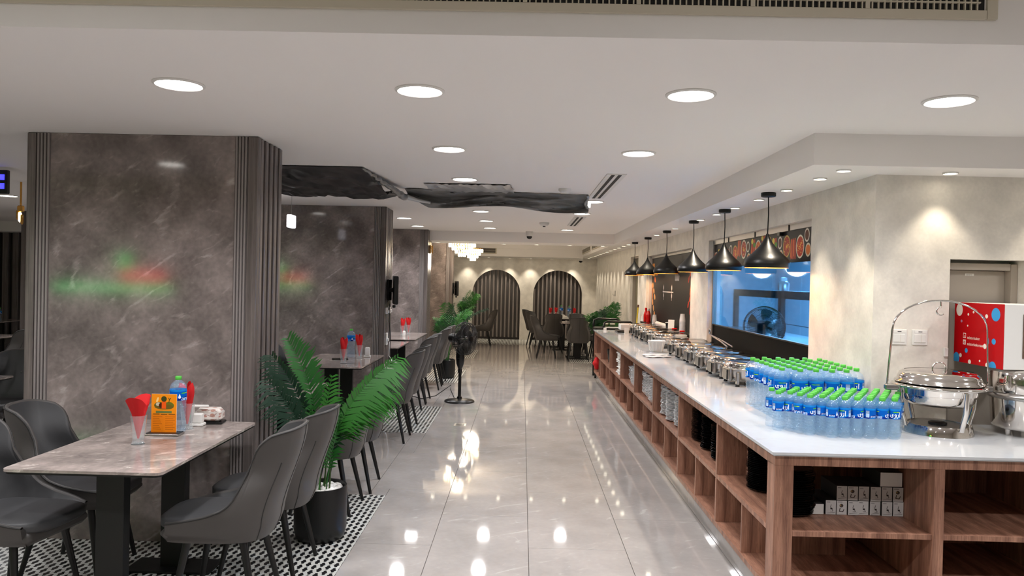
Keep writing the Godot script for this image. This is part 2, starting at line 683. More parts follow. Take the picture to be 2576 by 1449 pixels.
	g = mat("bottle_clear", Color(0.60, 0.82, 0.98, 0.12), 0.03)
	g.transparency = BaseMaterial3D.TRANSPARENCY_ALPHA
	g = mat("cup_plastic", Color(0.85, 0.85, 0.86, 0.55), 0.12)
	g.transparency = BaseMaterial3D.TRANSPARENCY_ALPHA
	g = mat("film_glass", Color(0.38, 0.69, 0.96, 0.0), 0.02)
	g.refraction_enabled = true
	g.refraction_scale = 0.045
	g.metallic_specular = 0.8
	g = mat("box_film", Color(0.45, 0.36, 0.30, 0.75), 0.08)
	g.transparency = BaseMaterial3D.TRANSPARENCY_ALPHA


func room() -> void:
	# ---- floor: slab, marble tiles in staggered courses, printed mosaic insets
	var fl := setting("floor", span(Vector3(-10, -0.2, -21.2), Vector3(5.2, -0.006, 4.2)), M.grout, "polished beige marble tile floor running down the middle of the restaurant", "floor")
	var insets := [[-3.6, -0.97, -5.53, -3.4], [-3.6, -0.965, -9.44, -7.81], [-3.6, -0.96, -13.4, -11.66], [-3.6, -0.95, -17.2, -15.4], [-1.6, 2.0, -20.6, -18.9], [1.0, 2.0, -16.6, -15.0]]
	for q in insets:
		part("mosaic_inset", span(Vector3(q[0], -0.006, q[2]), Vector3(q[1], 0.0012, q[3])), M.mosaic, fl)
	var tw := 0.583
	var tl := 1.19
	for c in range(-7, 4):
		var x0 := 0.072 + tw * c
		var x1 := x0 + tw
		var off := 0.0 if posmod(c, 2) == 0 else tl * 0.5
		for r in range(-2, 18):
			var z1 := -0.95 - off - tl * (r - 1)
			var z0 := z1 - tl
			if z1 < -19.2 or x1 < -3.7:
				continue
			z0 = maxf(z0, ZF)
			# tiles give way to the insets: cut them along their edges
			var pieces := [[x0, x1, z0, z1]]
			for q in insets:
				var next := []
				for p in pieces:
					if p[1] <= q[0] or p[0] >= q[1] or p[3] <= q[2] or p[2] >= q[3]:
						next.append(p)
						continue
					if p[0] < q[0]:
						next.append([p[0], q[0], p[2], p[3]])
					if p[1] > q[1]:
						next.append([q[1], p[1], p[2], p[3]])
					if p[2] < q[2]:
						next.append([maxf(p[0], q[0]), minf(p[1], q[1]), p[2], q[2]])
					if p[3] > q[3]:
						next.append([maxf(p[0], q[0]), minf(p[1], q[1]), q[3], p[3]])
				pieces = next
			for p in pieces:
				var sx: float = p[1] - p[0]
				var sz: float = p[3] - p[2]
				if sx < 0.02 or sz < 0.02:
					continue
				var g := 0.0017
				part("tile", span(Vector3(p[0] + g, -0.006, p[2] + g), Vector3(p[1] - g, 0.0, p[3] - g), 0.0008), M.floor_marble, fl)
	part("tile", span(Vector3(-9.9, -0.006, ZF), Vector3(-3.99, 0, 4)), M.floor_marble, fl)
	part("tile", span(Vector3(1.83, -0.006, -15), Vector3(5.1, 0, 4)), M.floor_marble, fl)
	# ---- ceilings
	var c1 := MB.new()
	c1.box(Vector3(-2.4, HC + 0.15, -7.9), Vector3(15.2, 0.3, 10.73))         # x -10..5.2, z -13.27..-2.533
	c1.box(Vector3(-2.4, HC + 0.15, -20.2), Vector3(15.2, 0.3, 2.0))
	c1.box(Vector3(3.3, HC + 0.15, -16.25), Vector3(3.6, 0.3, 6.0))
	var ce := setting("ceiling", c1, M.ceiling_paint, "flat white main ceiling with rows of round downlights", "ceiling")
	part("bulkhead", span(Vector3(-10, HC, -2.65), Vector3(5.2, 3.1, -2.533)), M.ceiling_paint, ce)
	part("entrance_ceiling", span(Vector3(-10, 3.0, -2.6), Vector3(5.2, 3.2, 4.2)), M.ceiling_paint, ce)
	part("tray_ceiling", span(Vector3(-10, 2.62, -19.3), Vector3(1.6, 2.75, -13.2)), M.ceiling_paint, ce)
	var so := MB.new()
	so.box(Vector3(1.53 + 0.6, (HS + HC) / 2, -12.4), Vector3(1.2, HC - HS, 16.74))
	so.box(Vector3(3.965, (HS + HC) / 2, -4.43), Vector3(2.47, HC - HS, 0.8))
	setting("ceiling_soffit", so, M.ceiling_paint, "lowered white soffit above the buffet counter, with pendant lamps", "ceiling")
	setting("ceiling_beam", span(Vector3(-10, HS, -13.55), Vector3(1.53, HC + 0.2, -12.72)), M.ceiling_paint, "dropped white ceiling beam across the far part of the room", "ceiling")
	setting("ceiling_soffit_far", span(Vector3(-10, 2.215, ZF), Vector3(1.53, 2.63, -19.25)), M.ceiling_paint, "white soffit along the top of the far arched wall", "ceiling")
	# ---- right wall with two serving windows and a door recess (openings left out of the boxes)
	var w := MB.new()
	var th := 0.16
	var segs := [[-4.33, -5.28], [-8.17, -9.0], [-12.2, -13.1], [-14.03, ZF]]
	for s in segs:
		w.box(Vector3(XW + th / 2, 1.2, (s[0] + s[1]) / 2), Vector3(th, 2.4, absf(s[1] - s[0])))
	w.box(Vector3(XW + th / 2, 2.24, -6.725), Vector3(th, 0.32, 2.89))
	w.box(Vector3(XW + th / 2, 0.465, -6.725), Vector3(th, 0.93, 2.89))
	w.box(Vector3(XW + th / 2, 2.22, -10.6), Vector3(th, 0.36, 3.2))
	w.box(Vector3(XW + th / 2, 0.46, -10.6), Vector3(th, 0.92, 3.2))
	w.box(Vector3(XW + th / 2, 2.24, -13.565), Vector3(th, 0.31, 0.93))
	setting("wall_right", w, M.plaster, "cream plaster wall behind the buffet counter with serving windows", "wall")
	var wf := MB.new()
	wf.box(Vector3(2.295, 1.15, -4.41), Vector3(0.27, 2.3, 0.16))
	wf.box(Vector3(2.83, 2.04, -4.41), Vector3(0.8, 0.52, 0.16))
	wf.box(Vector3(4.2, 1.15, -4.41), Vector3(1.94, 2.3, 0.16))
	wf.box(Vector3(2.83, 1.0, -4.54), Vector3(0.9, 2.0, 0.06))  # recess back, added to stop kitchen light leaking round the door
	setting("wall_front", wf, M.plaster, "cream plaster wall at right with light switches and a door recess", "wall")
	# ---- far wall with two arched niches
	var nich := MB.new()
	var out := PackedVector2Array()
	out.append(Vector2(-10, -0.1)); out.append(Vector2(-1.355, -0.1))
	var arcs := [[-1.355, -0.05], [0.305, 1.637]]
	for a in arcs:
		var cx: float = (a[0] + a[1]) / 2
		var r: float = (a[1] - a[0]) / 2
		for k in 25:
			var an := PI - PI * k / 24.0
			out.append(Vector2(cx + r * cos(an), 1.24 + r * sin(an)))
		out.append(Vector2(a[1], -0.1))
		if a[0] < 0:
			out.append(Vector2(0.305, -0.1))
	out.append(Vector2(2.2, -0.1)); out.append(Vector2(2.2, 2.45)); out.append(Vector2(-10, 2.45))
	nich.prism(out, ZF - 0.14, ZF)
	var fw := setting("wall_far", nich, M.plaster, "cream far wall with two tall arched niches", "wall")
	part("niche_back", span(Vector3(-10, 0, ZF - 0.4), Vector3(2.2, 2.4, ZF - 0.14)), M.flute_dark, fw)
	for a in arcs:
		var cx: float = (a[0] + a[1]) / 2
		var r: float = (a[1] - a[0]) / 2
		var n := 12
		for k in n:
			var xa: float = a[0] + (a[1] - a[0]) * (k + 0.04) / n
			var xb: float = a[0] + (a[1] - a[0]) * (k + 0.54) / n
			var xm := maxf(absf(xa - cx), absf(xb - cx))
			var top := 1.24 + sqrt(maxf(0.0, r * r - minf(xm, r * 0.98) ** 2)) + 0.03
			part("flute_slat", span(Vector3(xa, 0.05, ZF - 0.15), Vector3(xb, top, ZF - 0.075), 0.012), M.flute_wood, fw)
			part("flute_recess", span(Vector3(xb, 0.05, ZF - 0.15), Vector3(a[0] + (a[1] - a[0]) * (k + 1.04) / n, top, ZF - 0.132), 0.004), M.flute_dark, fw)
	# ---- shell out of view
	var sh := MB.new()
	sh.box(Vector3(-9.95, 1.5, -8.5), Vector3(0.15, 3.2, 25.4))
	setting("wall_left", sh, M.plaster, "cream wall at the far left side of the dining room", "wall")
	setting("wall_outer", span(Vector3(5.1, -0.1, -21), Vector3(5.25, 3.2, 4.2)), M.plaster, "outer wall at the right of the kitchen and entrance", "wall")
	setting("wall_back", span(Vector3(-10, -0.1, 4.05), Vector3(5.2, 3.2, 4.2)), M.plaster, "plain wall at the entrance end behind the viewer", "wall")
	# ---- air grille in the bulkhead
	var gr := thing("air_grille", "long white air conditioning grille at the top edge of the picture", "vent", Vector3(0, 2.498, -2.533))
	var fr := MB.new()
	fr.box(Vector3(-0.618, 0.015, 0.004), Vector3(4.264, 0.03, 0.016), 0.002)
	fr.box(Vector3(-0.618, 0.255, 0.004), Vector3(4.264, 0.03, 0.016), 0.002)
	fr.box(Vector3(1.532, 0.135, 0.004), Vector3(0.035, 0.27, 0.016), 0.002)
	part("frame", fr, M.cream_trim, gr)
	part("backing", span(Vector3(-2.7, 0.028, -0.02), Vector3(1.51, 0.245, 0.001)), M.vent_dark, gr)
	for k in 13:
		var xd := 1.5 - 0.378 * k
		if k > 0:
			part("mullion", span(Vector3(xd - 0.007, 0.03, 0.001), Vector3(xd + 0.007, 0.24, 0.011)), M.cream_trim, gr)
		if k == 12:
			break
		var co := MB.new()
		for i in 18:
			co.box(Vector3(xd - 0.378 + 0.016 + i * 0.0203, 0.135, 0.004), Vector3(0.0045, 0.21, 0.01))
		for i in 7:
			co.box(Vector3(xd - 0.189, 0.055 + i * 0.028, 0.005), Vector3(0.364, 0.0045, 0.011))
		meta(part("grille_core", co, M.cream_trim, gr), "", "", "", "stuff")
	# ---- linear slot diffusers
	for q in [[0.69, -6.48, 1.62, "nearer long slot air diffuser in the ceiling by the black sheeting"], [0.705, -10.18, 1.5, "farther slot air diffuser in the ceiling before the beam"]]:
		var d := thing("slot_diffuser", q[3], "vent", Vector3(q[0], HC, q[1]), 0.0, "slot diffusers in the ceiling")
		part("frame", bx(Vector3(0, -0.004, 0), Vector3(0.15, 0.008, q[2]), 0.002), M.white_trim, d)
		for s in [-0.026, 0.026]:
			part("slot", bx(Vector3(s, -0.0075, 0), Vector3(0.026, 0.006, q[2] - 0.04)), M.vent_dark, d)
	# ---- tray grilles
	var tg := thing("wall_grille", "brown return air grille on the far soffit behind the chandeliers", "vent", Vector3(-1.1, 2.36, -19.25))
	part("frame", bx(Vector3(0, 0, 0.008), Vector3(0.86, 0.17, 0.016), 0.003), M.cream_trim, tg)
	part("core", bx(Vector3(0, 0, 0.014), Vector3(0.8, 0.12, 0.01)), M.vent_dark, tg)
	for i in 5:
		part("blade", bx(Vector3(0, -0.05 + i * 0.025, 0.02), Vector3(0.8, 0.005, 0.008)), M.cream_trim, tg)
	for q in [[-18.2, "farther grille on the side of the raised ceiling tray"], [-15.6, "nearer grille on the side of the raised ceiling tray"]]:
		var t2 := thing("tray_grille", q[1], "vent", Vector3(1.53, 2.43, q[0]), 0.0, "grilles on the tray side")
		part("frame", bx(Vector3(-0.01, 0, 0), Vector3(0.02, 0.24, 2.1), 0.003), M.cream_trim, t2)
		part("core", bx(Vector3(-0.018, 0, 0), Vector3(0.01, 0.18, 2.0)), M.vent_dark, t2)
		for i in 9:
			part("blade", bx(Vector3(-0.024, 0, -0.88 + i * 0.22), Vector3(0.01, 0.18, 0.05)), M.cream_trim, t2)
	# ---- small ceiling devices
	var sd := thing("smoke_detector", "white smoke detector on the ceiling past the torn sheeting", "detector", Vector3(0.285, HC, -10.5))
	part("body", MB.new().lathe([Vector2(0.07, 0), Vector2(0.07, -0.02), Vector2(0.05, -0.045), Vector2(0, -0.05)], 20), M.white_plastic, sd)
	part("sensor", MB.new().lathe([Vector2(0.02, -0.045), Vector2(0.02, -0.06), Vector2(0, -0.062)], 10), M.vent_dark, sd)
	var s2 := thing("ceiling_sensor", "small white sensor on the ceiling beside the black sheeting", "detector", Vector3(0.355, HC, -6.65))
	part("body", MB.new().lathe([Vector2(0.055, 0), Vector2(0.055, -0.018), Vector2(0.035, -0.04), Vector2(0, -0.042)], 16), M.white_plastic, s2)
	for q in [[Vector3(0.10, HC - 0.02, -12.45), "white dome camera hanging before the dropped beam"], [Vector3(1.5, 2.214, -19.6), "dome camera under the far soffit in the right corner"], [Vector3(0.62, HC, -7.75), "dome camera on the ceiling beside the end of the sheeting"]]:
		var dc := thing("dome_camera", q[1], "camera", q[0])
		part("housing", MB.new().lathe([Vector2(0.062, 0.02), Vector2(0.062, -0.05), Vector2(0.052, -0.06), Vector2(0, -0.06)], 20), M.white_plastic, dc)
		part("dome", MB.new().lathe([Vector2(0.048, -0.06), Vector2(0.042, -0.085), Vector2(0.025, -0.102), Vector2(0, -0.107)], 16), M.dark_glass, dc)
	# ---- floor drain
	var dr := thing("floor_drain", "small square steel drain cover in the aisle floor", "drain", Vector3(-0.65, 0.0, -8.3))
	part("plate", bx(Vector3(0, 0.001, 0), Vector3(0.13, 0.002, 0.15)), M.steel_soft, dr)
	for i in 4:
		part("slot", bx(Vector3(0, 0.0023, -0.045 + i * 0.03), Vector3(0.09, 0.001, 0.009)), M.vent_dark, dr)
	# ---- torn ceiling opening covered with black sheeting
	var tp := []
	var nu := 44
	var nv := 18
	var fn := FastNoiseLite.new()
	fn.seed = 5
	fn.frequency = 2.2
	fn.fractal_octaves = 3
	for i in nu + 1:
		var row := []
		var u := float(i) / nu
		for j in nv + 1:
			var v := float(j) / nv
			var x := lerpf(-3.3, -1.2, u) + v * 0.10 * u
			var z := lerpf(-5.57, -6.72, v)
			var sag := 0.085 * v * (0.6 + 0.4 * sin(u * 2.2)) + 0.045 * sin(v * PI)
			var wr := fn.get_noise_2d(x * 1.5 + z * 0.8, z * 1.6) * 0.05 + absf(fn.get_noise_2d(x * 2.0 - z * 3.0, z * 3.0)) * 0.03
			var edge := minf(v * 6.0, 1.0)
			row.append(Vector3(x, HC - 0.006 - maxf(0.0, (sag + wr) * edge), z))
		tp.append(row)
	var sheet := thing("ceiling_sheeting", "large black plastic sheeting sagging from the torn ceiling behind the first pillar", "plastic sheet", Vector3.ZERO)
	part("sheet", MB.new().grid(tp, false, true, 0.002), M.tarp_black, sheet)
	var ed := []
	for i in 30:
		var u := i / 29.0
		ed.append(Vector3(lerpf(-1.2, -1.08, u) + 0.007 * sin(i * 2.1), HC - 0.012 - 0.075 * u - 0.006 * sin(i * 1.7), lerpf(-5.58, -6.86, u)))
	part("gathered_edge", MB.new().tube(ed, 0.008, 0.03, 7), M.tarp_mid, sheet)
	var tq := []
	for i in 61:
		var row := []
		var u := i / 60.0
		for j in 15:
			var v := j / 14.0
			var x := lerpf(-1.08, 0.60, u)
			var drop := 0.135 + 0.02 * sin(u * 9.0) + 0.02 * u
			if u < 0.12:
				drop *= 0.45 + u / 0.12 * 0.55
			var z := -6.86 - 0.18 * u - 0.10 * sin(v * PI * 0.8) + fn.get_noise_2d(x * 0.9 + v * 0.8, v * 0.8) * 0.09 + absf(fn.get_noise_2d(x * 1.6, v * 0.4)) * 0.03
			row.append(Vector3(x, HC - 0.006 - drop * v, z))
		tq.append(row)
	var strip := thing("ceiling_sheeting", "narrow dark plastic sheeting hanging in folds across the middle of the ceiling", "plastic sheet", Vector3.ZERO)
	part("sheet", MB.new().grid(tq, false, false, 0.002), M.tarp_mid, strip)
	var he := []
	for j in 9:
		he.append(Vector3(0.585 + 0.012 * sin(j * 1.3), HC - 0.01 - 0.155 * j / 8.0, -7.05 - 0.07 * sin(j / 8.0 * PI * 0.8)))
	part("hem", MB.new().tube(he, 0.013, 0.016, 7), M.tarp_grey, strip)
	part("twist", MB.new().tube([Vector3(-1.12, HC - 0.07, -6.8), Vector3(-1.06, HC - 0.08, -6.86), Vector3(-0.98, HC - 0.1, -6.9), Vector3(-0.86, HC - 0.12, -6.93)], 0.03, 0.012, 7), M.tarp_grey, strip)
	var tg2 := []
	for i in 31:
		var row := []
		for j in 7:
			var u := i / 30.0
			var v := j / 6.0
			row.append(Vector3(lerpf(-0.86, -0.12, u) + 0.03 * v, HC - 0.004 - 0.01 * v - absf(fn.get_noise_2d(u * 3.0, v * 0.8)) * 0.03, lerpf(-6.42, -6.85, v)))
		tg2.append(row)
	single("ceiling_patch", MB.new().grid(tg2, false, true, 0.002), M.tarp_grey, "torn silvery sheet patch on the ceiling above the hanging dark strip", "plastic sheet")


func disc_light(called: String, at: Vector3, r: float, glowm: Material, label: String, group: String) -> void:
	var d := thing(called, label, "ceiling light", at, 0.0, group)
	part("trim_ring", MB.new().lathe([Vector2(r, 0.004), Vector2(r * 1.18, 0.0), Vector2(r * 1.18, -0.004), Vector2(r * 1.06, -0.009), Vector2(r, -0.004)], 28), M.white_trim, d)
	part("lens", MB.new().lathe([Vector2(r, -0.003), Vector2(r * 0.6, -0.005), Vector2(0, -0.006)], 28), glowm, d)


func lamps() -> void:
	var dl := [[-1.504, -3.254], [-0.464, -3.285], [0.707, -3.27], [1.822, -3.288], [-0.477, -4.735], [0.71, -4.755], [-0.487, -6.137], [0.70, -7.646], [0.69, -8.996], [-0.509, -8.965], [-0.516, -10.383], [-0.521, -11.779], [0.685, -11.852], [-1.616, -10.207], [-1.638, -11.683], [-5.72, -8.3]]
	var where := ["leftmost big round downlight of the front row above the first pillar", "second from left of the front row of big downlights", "third from left of the front row of big downlights", "rightmost big downlight of the front row near the right edge", "left downlight of the second pair, before the black sheeting", "right downlight of the second pair, near the long slot diffuser", "downlight right above the silvery torn sheet patch", "downlight at the right end of the hanging dark strip", "downlight just below the end of the dark strip, toward the beam", "first downlight behind the dark strip in the middle row", "second downlight behind the dark strip in the middle row", "last downlight of the middle row before the dropped beam", "last downlight on the right before the dropped beam", "left downlight beside the top of the second pillar", "left downlight beside the top of the third pillar", "downlight at the far left edge below the blue sign"]
	for i in dl.size():
		disc_light("downlight", Vector3(dl[i][0], HC, dl[i][1]), 0.092, M.downlight_glow, where[i], "round ceiling downlights")
		lamp_spot(Vector3(dl[i][0], HC - 0.02, dl[i][1]), Vector3(dl[i][0], 0, dl[i][1]), DOWN, 80.0, COOL, 0.085, 0.9)
	var beyond := 0
	for q in [[-4.0, -3.3], [-6.5, -4.7], [3.6, -3.2], [-7.5, -8.5], [-5.5, -11.2], [-2.65, -3.27], [-2.65, -6.1], [-2.65, -7.6], [-2.65, -10.2], [-2.65, -11.7]]:  # unseen downlights, placed to light the side area and pillar fronts
		beyond += 1
		disc_light("downlight", Vector3(q[0], HC, q[1]), 0.092, M.downlight_glow, "%s of the unseen main ceiling downlights, placed to light pillars and side area" % nth(beyond - 1), "downlights out of the picture")
		lamp_spot(Vector3(q[0], HC - 0.02, q[1]), Vector3(q[0], 0, q[1]), DOWN, 80.0, COOL, 0.085, 0.9)
	for q in [[-1.6, -0.9, 2.7], [1.0, -0.9, 2.7], [3.4, -0.9, 2.7], [-4.2, -0.9, 2.7], [-1.6, 1.8, 0.8], [1.6, 1.8, 0.8]]:  # unseen lamps behind the viewer, set strong to brighten foreground and bulkhead
		beyond += 1
		disc_light("downlight", Vector3(q[0], 3.0, q[1]), 0.092, M.downlight_glow, "%s of the unseen downlights behind the viewer, placed to brighten the foreground" % nth(beyond - 11), "downlights out of the picture")
		lamp_spot(Vector3(q[0], 2.98, q[1]), Vector3(q[0], 0, q[1]), DOWN * q[2], 80.0, COOL, 0.085, 0.9)
	# small spots of the right soffit
	var sz := [-4.19, -4.52, -5.084, -5.68, -6.31, -6.91, -7.53, -8.76, -9.39, -9.98, -10.68, -11.98, -12.6, -13.2, -13.85, -14.5, -15.15, -15.8, -16.45, -17.05, -17.7, -18.3, -18.95, -19.5, -20.1]
	for i in sz.size():
		disc_light("spotlight", Vector3(1.755, HS, sz[i]), 0.034, M.spot_glow, "%s small spotlight from the near end of the soffit above the buffet" % nth(i), "small spotlights in the soffit over the buffet")
		lamp_spot(Vector3(1.755, HS - 0.015, sz[i]), Vector3(1.80, 0.5, sz[i]), SPOT, 33.0, WARM, 0.025, 0.6)
	for i in 2:
		var xx: float = [2.345, 3.0][i]
		disc_light("spotlight", Vector3(xx, HS, -4.2), 0.034, M.spot_glow, ["small spotlight in the soffit above the two light switches", "small spotlight above the grey door recess"][i], "small spotlights above the front wall")
		lamp_spot(Vector3(xx, HS - 0.015, -4.2), Vector3(xx, 0.5, -4.235), SPOT * 0.42, 40.0, WARM, 0.025, 0.6)
	for i in 6:
		var xx := -1.5 + 0.58 * i
		disc_light("spotlight", Vector3(xx, HS, -13.3), 0.034, M.spot_glow, "%s small spotlight from the left under the dropped beam" % nth(i), "small spotlights under the beam")
		lamp_spot(Vector3(xx, HS - 0.015, -13.3), Vector3(xx, 0, -13.3), SPOT * 1.1, 50.0, WARM, 0.025, 0.6)
	for i in 6:
		var xx := -1.49 + 0.567 * i
		disc_light("spotlight", Vector3(xx, 2.215, -20.38), 0.034, M.spot_glow, "%s small spotlight from the left above the arched wall" % nth(i), "small spotlights above the arched wall")
		lamp_spot(Vector3(xx, 2.2, -20.38), Vector3(xx, 0.6, -20.45), SPOT * 1.15, 40.0, WARM, 0.025, 0.7)
	# pendants
	var pz := [-5.268, -6.489, -7.684, -9.2, -10.6, -11.9]
	var px := [1.693, 1.718, 1.724, 1.742, 1.745, 1.756]
	var cords := MB.new().tube([Vector3(0, -0.02, 0), Vector3(0.004, -0.15, 0), Vector3(0, -0.32, 0)], 0.0045, -1, 6)
	var out := [Vector2(0.146, -0.522), Vector2(0.153, -0.508), Vector2(0.1535, -0.490), Vector2(0.147, -0.468), Vector2(0.128, -0.445), Vector2(0.103, -0.423), Vector2(0.077, -0.398), Vector2(0.054, -0.372), Vector2(0.036, -0.347), Vector2(0.022, -0.322), Vector2(0.012, -0.30), Vector2(0.008, -0.285), Vector2(0, -0.28)]
	var inn := [Vector2(0, -0.385), Vector2(0.03, -0.388), Vector2(0.062, -0.41), Vector2(0.1, -0.44), Vector2(0.13, -0.47), Vector2(0.143, -0.495), Vector2(0.146, -0.522)]
	for i in 6:
		var p := thing("pendant_lamp", "%s black onion-shaped pendant lamp from the near end above the buffet" % nth(i), "pendant lamp", Vector3(px[i], HS, pz[i]), 0.0, "black pendant lamps above the buffet")
		part("canopy", MB.new().lathe([Vector2(0, -0.03), Vector2(0.044, -0.03), Vector2(0.05, -0.026), Vector2(0.05, -0.002), Vector2(0.047, 0.0), Vector2(0, 0)], 24), M.black_matte, p)
		part("cord", cords, M.black_matte, p)
		var sh := part("shade", MB.new().lathe(out, 36, Vector3.ZERO, 1.0, 0.2), M.black_metal, p)
		part("lining", MB.new().lathe(inn, 36, Vector3.ZERO, 1.0, 0.2), M.copper_inside, sh)
		part("bulb", MB.new().lathe([Vector2(0, -0.519), Vector2(0.03, -0.514), Vector2(0.045, -0.49), Vector2(0.038, -0.45), Vector2(0.02, -0.42), Vector2(0.014, -0.39), Vector2(0, -0.388)], 16), M.bulb_glow, p)
		lamp_omni(Vector3(px[i], HS - 0.48, pz[i]), 0.045, Color(1.0, 0.86, 0.66), 0.02)
	# crystal chandeliers in the raised tray
	for q in [[-1.19, -14.75, 0.26, 2.33, "larger tiered crystal chandelier, the nearer one under the raised ceiling"], [-1.10, -16.6, 0.22, 2.30, "smaller tiered crystal chandelier, the farther one behind the first"]]:
		var c := thing("chandelier", q[4], "chandelier", Vector3(q[0], q[3], q[1]), 0.0, "crystal chandeliers")
		part("stem", bx(Vector3(0, 0.15, 0), Vector3(0.02, 0.31, 0.02)), M.gold, c)
		for tier in 4:
			var r: float = q[2] * (1.0 - tier * 0.24)
			var y := -0.02 - tier * 0.062
			part("ring", MB.new().lathe([Vector2(r - 0.012, y), Vector2(r, y), Vector2(r, y + 0.018), Vector2(r - 0.012, y + 0.018)], 32), M.gold, c)
			var cr := MB.new()
			var nn := int(26 * r / q[2]) + 4
			for k in nn:
				var a := TAU * k / nn
				cr.lathe([Vector2(0, -0.078), Vector2(0.012, -0.066), Vector2(0.012, -0.01), Vector2(0, 0)], 6, Vector3(sin(a) * (r - 0.004), y, cos(a) * (r - 0.004)))
			meta(part("crystal_fringe", cr, M.crystal_glow, c), "", "", "", "stuff")  # emissive crystals, so that the fringe looks lit
		part("bulb", MB.new().lathe([Vector2(0, -0.14), Vector2(0.05, -0.11), Vector2(0.06, -0.06), Vector2(0.03, -0.02), Vector2(0, -0.01)], 14), M.bulb_glow, c)
		lamp_omni(Vector3(q[0], q[3] - 0.30, q[1]), 0.4, Color(1.0, 0.93, 0.84), 0.22)
		lamp_omni(Vector3(q[0], q[3] + 0.08, q[1]), 0.08, Color(1.0, 0.93, 0.82), 0.12)
	# small lit signs
	var ex := thing("hanging_light_box", "small white lit box hanging by a wire behind the first pillar", "sign", Vector3(-2.345, HC, -7.6))
	part("wire", bx(Vector3(0, -0.12, 0), Vector3(0.003, 0.24, 0.003)), M.steel_soft, ex)
	var exb := bx(Vector3(0, -0.27, 0), Vector3(0.05, 0.13, 0.16), 0.008)
	part("lit_box", exb, glow("box_glow", Color(0.95, 0.95, 1.0), 0.75), ex)


func pillars() -> void:
	var zf := [-4.446, -8.66, -12.52, -16.9]
	var lab := ["big grey marble-clad pillar nearest at left, behind the first table", "second grey marble-clad pillar from the front, behind the red napkin glasses", "third grey marble-clad pillar from the front, beside the palm pot", "fourth and farthest grey marble-clad pillar beside the arched wall"]
	for i in 4:
		var z: float = zf[i]
		var p := thing("pillar", lab[i], "pillar", Vector3(0, 0, 0), 0.0, "marble-clad pillars")
		var top: float = HC - 0.001 if i < 3 else HC + 0.19
		var x0 := -2.955
		var x1 := -1.575
		var dp := 0.48
		part("core", span(Vector3(x0 + 0.03, 0, z - dp + 0.02), Vector3(x1 - 0.03, top, z - 0.03)), M.flute_dark, p)
		part("marble_panel", span(Vector3(-2.817, 0.0, z - 0.05), Vector3(-1.714, top, z - 0.008), 0.002), M.grey_marble, p)
		for s in [[-2.898, -2.817], [-1.714, -1.640]]:
			# ribbed trim strips beside the panel
			part("trim_board", span(Vector3(s[0], 0, z - 0.04), Vector3(s[1], top, z - 0.012)), M.trim_satin, p)
			for k in 4:
				var w: float = (s[1] - s[0]) / 4.0
				part("rib", span(Vector3(s[0] + w * k + 0.003, 0, z - 0.02), Vector3(s[0] + w * (k + 1) - 0.003, top, z + 0.002), 0.004), M.trim_satin, p)
		for s in [[x0, -2.900], [-1.638, x1]]:
			part("corner_board", span(Vector3(s[0], 0, z - 0.05), Vector3(s[1], top, z), 0.006), M.flute_grey, p)
		# fluted sides
		for side in [-1.0, 1.0]:
			var xs := x1 if side > 0 else x0
			for k in 5:
				var za := z - 0.05 - (dp - 0.05) * k / 5.0
				var zb := za - (dp - 0.05) / 5.0 * 0.62
				part("flute_slat", span(Vector3(xs - 0.035 * side, 0, zb), Vector3(xs, top, za), 0.008), M.flute_grey, p)
	# unseen lit signs behind the viewer, placed to show as reflections in the first pillar
	var gs := thing("unseen_sign", "unseen green lit sign behind the viewer, placed for its reflection in the first pillar", "sign", Vector3(-7.0, 1.33, 3.9))
	part("lit_strip", bx(Vector3(0, 0, 0), Vector3(2.0, 0.13, 0.06), 0.01), M.green_glow, gs)
	part("lit_mark", bx(Vector3(0.2, 0.45, 0), Vector3(0.2, 0.28, 0.06), 0.01), M.green_glow, gs)
	part("backing", bx(Vector3(0.2, 0.2, 0.08), Vector3(2.4, 1.0, 0.06)), M.black_matte, gs)
	var rs := thing("unseen_sign", "unseen red lit sign behind the viewer, placed for its reflection in the first pillar", "sign", Vector3(-6.45, 1.54, 3.86))
	part("lit_strip", bx(Vector3(0, 0, 0), Vector3(0.75, 0.2, 0.06), 0.01), M.red_glow, rs)


